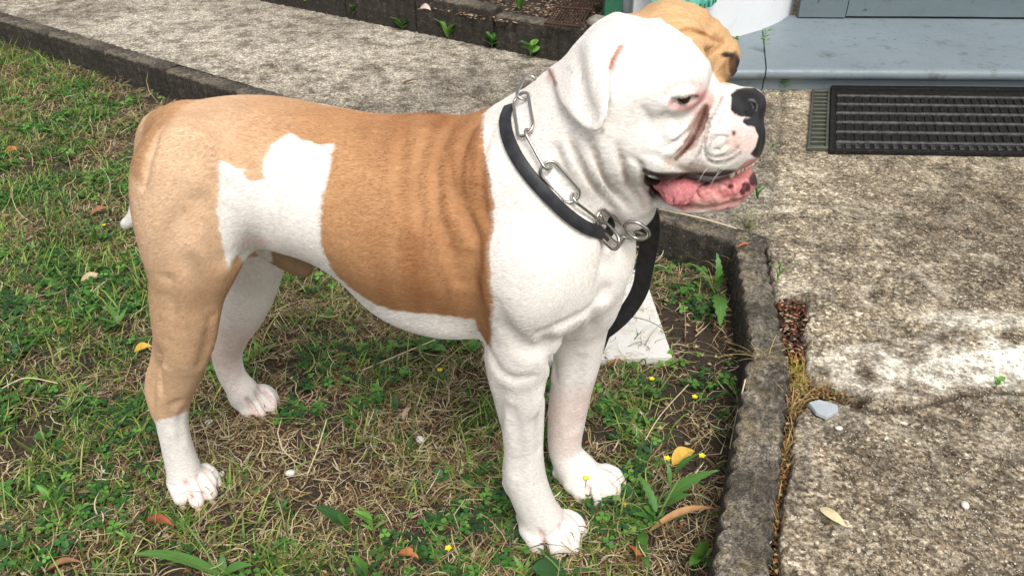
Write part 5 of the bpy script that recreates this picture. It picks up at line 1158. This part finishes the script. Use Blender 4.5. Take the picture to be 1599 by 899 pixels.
def leafm(kind, mat):
    k = (kind, mat.name)
    if k not in LEAF:
        me = {'broad': lambda: leaf_mesh('leaf',1,.34,0,0,.22), 'lobed': lambda: leaf_mesh('leaf',1,.36,4,.45,.2,.2,20), 'long': lambda: leaf_mesh('leaf',1,.22,0,0,.25), 'round': lambda: leaf_mesh('leaf',1,.75,0,0,.12,.2,8,.05), 'strap': lambda: leaf_mesh('leaf',1,.15,0,0,.25), 'grassy': lambda: leaf_mesh('leaf',1,.085,0,0,.45,.5), 'toothed': lambda: leaf_mesh('leaf',1,.26,6,.3,.2,.2,24)}[kind](); me.materials.append(mat); LEAF[k] = me
    return LEAF[k]
def stem(e, a, b, r_, bendz=.1):
    a = np.array(a,float); b = np.array(b,float); P = np.array([a+(b-a)*t+np.array([0,0,bendz*np.linalg.norm(b-a)*math.sin(math.pi*t)]) for t in np.linspace(0,1,6)]); t = np.linspace(0,2*np.pi,6,endpoint=False); R_ = np.array([[p+r_*(1-.4*i/5)*(math.cos(x)*np.array([1,0,0])+math.sin(x)*np.array([0,.7,.7])) for x in t] for i, p in enumerate(P)]); return new_obj('stem', grid_mesh('stem', R_, True), SM, e)
def base_z(g, z): return z if z is not None else float(soil_z(np.array([g[0]]), np.array([g[1]]))[0])
def weed(px, py, label, kind='broad', n=6, size=.05, mat=None, up=.5, height=0, z=None, seed=0, cat='weed', group=None, az0=None, spread=6.28, leaves=None):
    r = random.Random(px*7+py); g = G(px,py,z or 0); z0 = base_z(g,z); g = G(px,py,z0); e = empty('weed', tuple(g), label, cat, group); me = leafm(kind, mat or LM); a0 = r.uniform(0,6.28) if az0 is None else az0
    if height: stem(e, (0,0,-.003), (r.uniform(-.15,.15)*height, r.uniform(-.15,.15)*height, height), .0011+.0006*(height>.06), .02)
    for i in range(n):
        o = bpy.data.objects.new('leaf', me); C.collection.objects.link(o); o.parent = e; s_ = size*r.uniform(.65,1.15); o.scale = (s_,s_,s_); hh = height*(.25+.75*(i+.5)/n) if height else .001
        o.location = (0,0,hh); o.rotation_euler = (r.uniform(-.35,.35), -r.uniform(up*.4,up*1.2), a0+spread*i/n+r.uniform(-.35,.35)+(2.4*i if height else 0))
    return e
def leaf_to(e, px, py, z, base, kind, mat, roll=0.0):
    """one leaf of plant e whose tip is seen at (px,py) at height z"""
    t = G(px,py,z)-np.array(e.location)-np.array(base); L_ = float(np.linalg.norm(t)); o = bpy.data.objects.new('leaf', leafm(kind, mat)); C.collection.objects.link(o); o.parent = e; o.location = base; o.scale = (L_,)*3; o.rotation_euler = (roll, -math.asin(max(-1,min(1,t[2]/L_))), math.atan2(t[1],t[0])); return o
# the large weed at the lower right and its neighbours, leaf by leaf
e = weed(1022,822,'tall leafy weed with large spreading leaves right of the fore paws','long',4,.03,LM,.5)
stem(e,(0,0,0),tuple(G(1062,745,.07)-np.array(e.location)),.0018)
for x, y, z_, b, k in [(1128,742,.065,(.012,.016,.035),'toothed'),(1086,778,.05,(.008,.010,.025),'broad'),(992,742,.05,(0,0,.03),'toothed'),(985,806,.02,(-.004,0,.015),'broad'),(1096,712,.075,(.028,.045,.055),'long'),(1003,792,.03,(0,.004,.02),'round'),(1075,812,.02,(.004,0,.01),'broad'),(1040,720,.07,(.02,.03,.05),'long')]: leaf_to(e,x,y,z_,b,k,LM)
e = weed(1002,872,'small upright weed with one broad leaf below the long dry leaf','lobed',3,.022,LM,.7); leaf_to(e,1008,835,.05,(0,0,.004),'broad',LM); leaf_to(e,1012,897,.03,(0,0,.004),'toothed',LM)
e = weed(1094,880,'pale green weed at the very foot of the kerb','lobed',5,.026,LMb,.8); leaf_to(e,1108,845,.05,(0,0,.01),'round',LMb); leaf_to(e,1072,893,.03,(0,0,.01),'broad',LM); leaf_to(e,1112,893,.03,(0,0,.01),'broad',LM)
e = weed(348,905,'weed with one long smooth pale leaf lying to the left, at the lower left','broad',4,.03,LM,.5); leaf_to(e,206,882,.02,(0,0,.012),'strap',LM); stem(e,(0,0,0),tuple(G(286,812,.07)-np.array(e.location)),.0016); leaf_to(e,292,800,.085,tuple(G(287,830,.06)-np.array(e.location)),'lobed',LMb); leaf_to(e,400,888,.02,(0,0,.01),'broad',LM)
e = weed(885,905,'leafy stem rising from the bottom edge just before the near fore paw','broad',3,.03,LM,.5); stem(e,(0,0,0),tuple(G(845,862,.045)-np.array(e.location)),.0016); leaf_to(e,834,856,.055,tuple(G(852,870,.04)-np.array(e.location)),'broad',LM); leaf_to(e,826,892,.03,(0,0,.01),'round',LMd); leaf_to(e,930,895,.02,(0,0,.01),'long',LMd)
e = weed(575,905,'dark broad-leaved weed at the bottom edge, midway between the near paws','broad',4,.035,LMd,.5); leaf_to(e,538,868,.04,(0,0,.008),'broad',LM); leaf_to(e,600,880,.03,(0,0,.008),'broad',LMd)
weed(585,836,'upright bright weed with narrow toothed leaves, left of the near fore paw','toothed',9,.030,LMb,.8,.035)
e = weed(548,830,'pale weed with a folded broad leaf beside the upright bright weed','long',3,.024,LM,.5); leaf_to(e,522,806,.03,(0,0,.006),'round',LM); leaf_to(e,490,796,.015,(0,0,.006),'broad',LMd)
weed(95,812,'bright upright weed with many narrow leaves left of the near hind paw','toothed',11,.034,LMb,.9,.05)
weed(186,512,'toothed rosette weed left of the near hind leg, below the pale dry leaf','toothed',8,.045,LM,.55)
weed(150,388,'weed with broad grassy blades left of the tail tip','grassy',7,.07,LM,.8); weed(52,392,'pale green weed with pointed leaves near the left edge','toothed',7,.034,LMb,.6)
weed(30,560,'low dark leafy weed at the left edge, level with the hock','lobed',8,.034,LMd,.5); weed(70,690,'low round-leaved weed in the lower left grass','round',7,.018,LM,.5,.01); weed(440,800,'small lobed weed right of the near hind paw','lobed',6,.024,LM,.6)
weed(668,548,'broad drooping weed under the rear of the chest','broad',7,.060,LM,.45); weed(735,552,'dark-leaved weed touching the elbow of the near fore leg','broad',5,.05,LM,.7); weed(505,505,'weed with narrow leaves below the belly','toothed',8,.036,LM,.6); weed(455,455,'pale tall weed below the belly beside the far hind leg','toothed',7,.03,LMb,.9,.04)
weed(690,600,'fine-leaved green weed between the two pairs of legs','toothed',9,.028,LM,.6); weed(620,640,'small three-leaved weed between the two pairs of legs','round',4,.016,LMd,.5,.012); weed(690,748,'small round-leaved weed left of the near wrist','round',5,.018,LMd,.4,.008)
weed(1090,628,'small weed beside a yellow flower on the bare soil','toothed',5,.022,LM,.6); weed(955,640,'leafy weed just right of the far fore leg','lobed',9,.030,LM,.6); weed(960,690,'low clover-like weed right of the far fore paw','round',8,.013,LMd,.4,.012); weed(1040,575,'pale weed at the edge of the white tile','broad',5,.034,LMb,.4)
e = weed(1118,470,'broad-leaved weed growing against the kerb near its far end','broad',2,.02,LM,.6); leaf_to(e,1116,394,.085,(0,0,.03),'toothed',LM); leaf_to(e,1134,432,.07,(0,0,.025),'toothed',LM); leaf_to(e,1122,524,.02,(0,-.01,.02),'toothed',LM); leaf_to(e,1060,430,.02,(0,0,.01),'grassy',LM)
e = weed(1040,388,'small round-leaved weed in the shade of the path edge','round',4,.022,LMb,.4,.02)
for i, (x, y, k_, s_) in enumerate([(293,152,'long',.030),(265,140,'long',.026),(150,100,'toothed',.022),(60,90,'toothed',.026)]): weed(x,y,['sprig with narrow leaves standing against the path edging above the rump','thin leafy sprig left of the rump, against the path edging','small leafy weed at the foot of the path edging, top left','bright weed at the foot of the path edging near the left edge'][i],k_,7,s_,LMb,.8,.05 if i<2 else .02)
nm = ['leftmost','second','third','fourth','fifth','sixth','seventh','eighth']
for i, (x, y, k_, s_, h_) in enumerate([(486,14,'round',.018,.01),(520,21,'round',.022,.02),(553,30,'broad',.030,.02),(628,48,'round',.020,.01),(700,62,'broad',.034,.015),(768,76,'round',.020,.02),(828,92,'round',.022,.03),(866,76,'broad',.030,.03)]): weed(x,y,f'{nm[i]} of the small green weeds along the foot of the flower bed edging',k_,9,s_*1.9,[LMb,LM][i%2],.75,h_+.012,z=PZ,group='weeds along the flower bed edging')
for i, (x, y, s_) in enumerate([(812,20,.055),(790,6,.045),(690,4,.035),(868,2,.045)]): weed(x,y,['largest green plant in the flower bed above the dog\'s neck','green plant behind the largest one in the flower bed','low plant in the flower bed near the top edge, above the path','leafy plant beside the iron grate at the top edge'][i],'broad',8,s_,LMb,.8,.03,z=HZ-.02)
weed(1192,82,'clover sprig growing from the crack in the painted step','round',7,.022,LMb,.6,.060,z=SZ); weed(1146,66,'small clover at the foot of the white wall, above the dog\'s muzzle','round',6,.018,LM,.4,.012,z=SZ); weed(1222,140,'round-leaved weed at the foot of the step, left of the doormat','round',5,.026,LMb,.5,.020,z=PZ)
weed(1555,605,'tiny bright seedling in the crack of the right-hand slab','round',4,.012,LMb,.6,.015,z=PZ); weed(1212,444,'small leafy sprig in the joint above the red leaf litter','long',6,.026,LMb,.9,.030,z=PZ); weed(1206,232,'tiny weed in the crack beside the dog\'s chin','round',5,.010,LM,.6,.01,z=PZ); weed(1182,312,'grassy tuft under the dog\'s chin on the path','grassy',9,.040,LM,.8,z=PZ)
# wispy tufts of long bent grass
def tuft(px, py, label, n, L_, z=None, colr=((.20,.26,.07),(.45,.36,.18)), lean=(.5,1.3), w_=.0016):
    r = np.random.default_rng(px+py); g = G(px,py,z or 0); g = G(px,py,base_z(g,z)); P = np.tile(g,(n,1))+np.column_stack([r.normal(0,.006,n),r.normal(0,.006,n),np.zeros(n)]); o = blades('grass_tuft',P,r.uniform(0,6.28,n),r.uniform(.5,1.1,n)*L_,np.full(n,w_),r.uniform(*lean,n),r.uniform(.05,.3,n),pick(r,n,list(colr)),DM,6); return tag(o, label, 'grass tuft')
tuft(1098,420,'tall tuft of straw-coloured grass bending over the corner of the lawn',26,.13); tuft(1050,452,'green wispy tuft between the leash and the kerb',14,.10,colr=((.12,.22,.05),(.25,.32,.1))); tuft(1165,352,'tuft of yellowish grass on the path edge under the chin',22,.07,PZ); tuft(1160,640,'few dry stalks leaning on the kerb',8,.08)
tuft(320,770,'thin dark grass stalks standing before the near hind paw',9,.085,colr=((.10,.10,.04),(.2,.17,.08)),lean=(1.0,1.45),w_=.0011); tuft(925,775,'thin grass stalks standing before the far fore paw',8,.055,colr=((.10,.14,.05),(.2,.17,.08)),lean=(.9,1.4),w_=.0011); tuft(765,650,'tuft of green grass beside the near fore leg',30,.05,colr=((.08,.17,.03),(.15,.26,.05))); tuft(960,560,'dark curved blades across the front edge of the white tile',10,.08,colr=((.06,.12,.03),(.03,.04,.02)))
tuft(1190,560,'fine dry grass arching across the kerb at the broken joint',20,.07,PZ,colr=((.45,.36,.16),(.3,.2,.09)),lean=(.2,.9)); tuft(1225,700,'dry brown grass in the joint along the lower kerb',24,.04,PZ-.015,colr=((.45,.30,.12),(.32,.18,.07)))
tuft(1232,640,'tuft of dry stems spilling over the joint below the stone shard',26,.05,PZ-.012,colr=((.50,.36,.16),(.34,.22,.09))); tuft(1214,820,'sparse dry stems at the lower end of the joint',16,.04,PZ-.015,colr=((.45,.30,.12),(.28,.16,.07))); tuft(1140,560,'long dry runners against the inner face of the kerb',14,.10,colr=((.50,.40,.22),(.3,.2,.1)),lean=(.05,.7)); tuft(540,700,'dry straw tuft on the bare patch between the legs',24,.05,colr=((.50,.40,.24),(.3,.2,.1)),lean=(.1,.8)); tuft(15,300,'straw-coloured tuft near the left edge',24,.06,colr=((.50,.42,.22),(.3,.26,.1)))
# yellow flowers
ym = flat_mat('yellow_petal', (.85,.62,.02), .5); pet = leaf_mesh('petal',1,.8,0,0,.15,.1,5); pet.materials.append(ym)
def flower(px, py, label, z=.03, s_=.0058):
    g0 = G(px,py,z); z0 = base_z(g0,None) if inlawn(g0[:1],g0[1:2])[0] else PZ; e = empty('yellow_flower', (g0[0]-.004,g0[1]-.006,z0), label, 'flower', 'small yellow flowers in the lawn'); stem(e,(0,0,-.002),(.004,.006,z-z0),.0007,.05)
    for k in range(5):
        o = bpy.data.objects.new('petal', pet); C.collection.objects.link(o); o.parent = e; o.location = (.004,.006,z-z0); o.scale = (s_,)*3; o.rotation_euler = (0,-.25,k*1.2566)
for x, y, l_, z_ in [(687,578,'yellow flower in the green patch between the legs',.02),(1018,592,'yellow flower right of the far fore leg, just before the white tile',.02),(1085,620,'yellow flower seen from the side on the bare soil',.03),(1160,641,'yellow flower standing against the kerb face',.05),(1149,685,'yellow flower lower down against the kerb face',.04),(1042,716,'left yellow flower above the large weed',.07),(1096,712,'right yellow flower above the large weed',.07),(916,747,'yellow flower hanging before the far fore paw',.045),(975,789,'yellow flower at the toes of the far fore paw',.012),(700,856,'yellow flower left of the near fore paw',.012),(562,622,'tiny yellow flower below the belly',.012),(162,352,'yellow flower left of the tail',.03)]: flower(x,y,l_,z_)
weed(400,560,'toothed bright weed between the hind legs','toothed',7,.030,LMb,.6); weed(820,898,'low bright weed at the bottom edge left of the near fore paw','toothed',7,.030,LMb,.6); weed(600,560,'leafy weed below the middle of the belly','lobed',7,.030,LM,.6); weed(30,860,'leafy weed in the bottom left corner','toothed',8,.034,LM,.7); weed(1060,770,'small pale weed below the yellow leaf','toothed',6,.022,LMb,.7); weed(110,640,'toothed weed in the left grass, level with the far hind paw','toothed',7,.034,LMb,.5); weed(205,860,'small bright sprig before the near hind paw','toothed',7,.024,LMb,.9,.03)
# fallen leaves
def dead(px, py, label, L_, w_, colr, az, curl=.25, z=None, kind=None, lift=.008):
    me = leaf_mesh('dead_leaf', L_, w_, 0, 0, curl, .9, 12, .15); c = NT('dead_leaf_mat'); c.set(Base_Color=c.mix(c.noise(90,5), tuple(x*.55 for x in colr), tuple(min(1,x*1.25) for x in colr)), Roughness=.7); c.bump(c.noise(220,4),.5,.001); o = new_obj('fallen_leaf', me, c.m); g = G(px,py,z or 0); g = G(px,py,base_z(g,z)+lift); d_ = np.array([math.cos(az),math.sin(az),0]); o.location = tuple(g-d_*L_/2); o.rotation_euler = (random.Random(px).uniform(-.5,.5), 0, az); return tag(o, label, 'leaf', 'fallen leaves')
for a in [(22,238,'curled orange-brown leaf at the left edge',.045,.018,(.42,.15,.04),.3),(158,333,'rolled brown leaf left of the tail',.045,.016,(.30,.13,.06),.5),(145,437,'pale dry leaf above the toothed rosette weed',.045,.018,(.55,.42,.26),.2),(225,547,'yellow and brown leaf just left of the near hind leg',.032,.018,(.62,.38,.05),.3),(250,822,'dark red-brown leaf below the near hind paw',.052,.016,(.32,.09,.035),-.35),(1070,820,'long curled tan leaf under the large weed',.100,.014,(.50,.27,.12),.18),(1068,718,'yellow leaf behind the large weed',.042,.026,(.72,.45,.08),.5),(636,874,'orange leaf at the bottom edge between the near paws',.034,.020,(.50,.20,.07),-.3),(988,868,'small red leaf near the long tan leaf',.030,.012,(.42,.11,.04),2.1),(100,893,'brown leaf at the bottom left corner',.05,.018,(.33,.17,.08),.2),(962,572,'orange leaf under the front edge of the white tile',.035,.014,(.45,.17,.06),.1),(640,648,'beige dead leaf between the two pairs of legs',.03,.014,(.5,.38,.26),1.0),(95,520,'small red-brown leaf in the left grass',.025,.014,(.35,.13,.06),2.0)]: dead(*a)
dead(1302,809,'pale yellow leaf lying on the right-hand slab',.040,.013,(.70,.60,.36),-.95,.1,z=PZ+.002,lift=.001); dead(1164,386,'orange leaf on the far end of the kerb',.028,.014,(.50,.16,.06),.1,.15,z=PZ+.008,lift=.004); dead(640,130,'orange-brown leaf crumb on the path behind the dog\'s back',.05,.014,(.42,.22,.13),.5,.1,z=PZ+.002,lift=.002); dead(664,18,'pale dry leaf on the flower bed near the edging',.05,.03,(.62,.50,.44),-.6,.2,z=HZ-.01,lift=.01); dead(745,10,'dry straw-coloured stalk on the flower bed',.06,.010,(.60,.50,.34),1.1,.1,z=HZ-.01,lift=.01)
# stones and shards
for i, (x, y, r_, l_) in enumerate([(326,659,.0062,'white pebble right of the near hock'),(656,686,.0075,'white pebble between the two pairs of legs'),(453,738,.0070,'white pebble right of the near hind paw'),(346,740,.0055,'white pebble touching the near hind paw'),(40,893,.006,'white pebble in the bottom left corner'),(1196,842,.008,'pale pebble in the joint beside the lower kerb')]): g = G(x,y,0 if i < 5 else PZ); g = G(x,y,(base_z(g,None) if i < 5 else PZ-.01)+.006); stone('pebble', tuple(g), r_, (1.1,.8,.6), pale, l_, 'pebble', i+3, 'pebbles', 2)
for i, (x, y, r_, l_) in enumerate([(1232,265,.006,'small tan pebble on the path right of the chin'),(1310,668,.005,'white chip set in the lower right slab'),(1507,788,.006,'white chip near the right edge of the slab')]): stone('pebble', tuple(G(x,y,PZ+.003)), r_, (1.1,.8,.5), pale if i else stm, l_, 'pebble', i+11, 'pebbles', 2)
def shard():
    pts = [(1262,632),(1278,628),(1306,636),(1308,644),(1290,655),(1274,648)]; P = [G(x,y,PZ+.004) for x,y in pts]; c = np.mean(P,0); bm = bmesh.new(); a = [bm.verts.new(tuple(p-c+np.array([0,0,.006]))) for p in P]; b = [bm.verts.new(tuple((p-c)*1.05)) for p in P]; bm.faces.new(a); bm.faces.new(b[::-1])
    for i in range(6): j = (i+1)%6; bm.faces.new((a[i],b[i],b[j],a[j]))
    bmesh.ops.recalc_face_normals(bm, faces=bm.faces[:]); bmesh.ops.bevel(bm, geom=bm.edges[:], offset=.0008, segments=1, affect='EDGES'); me = bpy.data.meshes.new('shard'); bm.to_mesh(me); bm.free(); m = NT('slate_shard'); m.set(Base_Color=m.mix(m.noise(80,5),(.30,.33,.36),(.48,.52,.55)), Roughness=.6); o = new_obj('stone_shard', me, m.m); o.location = tuple(c); tag(o,'flat grey-blue stone shard by the broken joint','stone')
shard()
# dried curled stalks on the path, long straws
def stalk(pts, label, r_=.0011, colr=(.12,.06,.035), beads=True):
    P = np.array([G(x,y,z_) for x,y,z_ in [tuple(q) for q in dense([(a,b,c*1000) for a,b,c in pts], 3)] for z_ in [z_/1000]]); t = np.linspace(0,2*np.pi,6,endpoint=False); T = np.gradient(P,axis=0); T /= np.linalg.norm(T,axis=1,keepdims=True)+1e-9; N1 = np.cross(T,[.1,.2,1.0]); N1 /= np.linalg.norm(N1,axis=1,keepdims=True)+1e-9; N2 = np.cross(T,N1); rr_ = r_*(1+(.9*np.sin(np.arange(len(P))*2.2) if beads else 0)*np.ones(len(P)))
    R_ = P[:,None]+(rr_[:,None,None]*(np.cos(t)[None,:,None]*N1[:,None]+np.sin(t)[None,:,None]*N2[:,None])); o = new_obj('dry_stalk', grid_mesh('dry_stalk', R_, True), flat_mat('dry_stalk_mat', colr, .9)); return tag(o, label, 'stalk')
z_ = PZ+.006
stalk([(800,182,z_),(775,168,z_+.01),(750,158,z_+.02),(728,145,z_+.02),(712,134,z_+.02),(700,128,z_+.02),(698,136,z_+.02),(703,142,z_+.015)],'curled dry brown seed stalk on the path above the withers'); stalk([(768,166,z_+.005),(764,154,z_+.02),(752,150,z_+.02),(750,158,z_+.02)],'small curled loop of dry stalk beside the longer one, above the withers',.0009)
ST = (.62,.52,.34)
stalk([(1150,357,PZ+.02),(1100,342,PZ+.015),(1030,326,PZ+.01)],'long pale straw lying on the path edge under the chin',.0016,ST,False); stalk([(1000,700,.01),(1030,650,.03),(1075,600,.03)],'thin straw leaning on the bare soil right of the fore legs',.0008,ST,False); stalk([(1140,700,.03),(1150,650,.06),(1164,592,.10)],'upright straw leaning against the kerb face',.0011,ST,False); stalk([(955,490,.03),(1010,500,.04),(1045,520,.03)],'dark thin stem across the white tile',.0007,(.10,.12,.05),False)
stalk([(0,608,.012),(40,590,.02),(90,598,.015)],'long bent straw at the left edge',.0009,ST,False); stalk([(480,740,.008),(496,700,.03),(510,655,.04)],'thin pale straw standing between the legs',.0008,ST,False); stalk([(565,578,.01),(620,555,.02),(680,530,.03)],'long straw slanting under the chest',.0010,ST,False); stalk([(90,758,.012),(120,768,.012),(150,764,.010)],'short brown twig in the lower left grass',.0020,(.20,.13,.08),False)
print('all done', round(time.time()-T0,1))
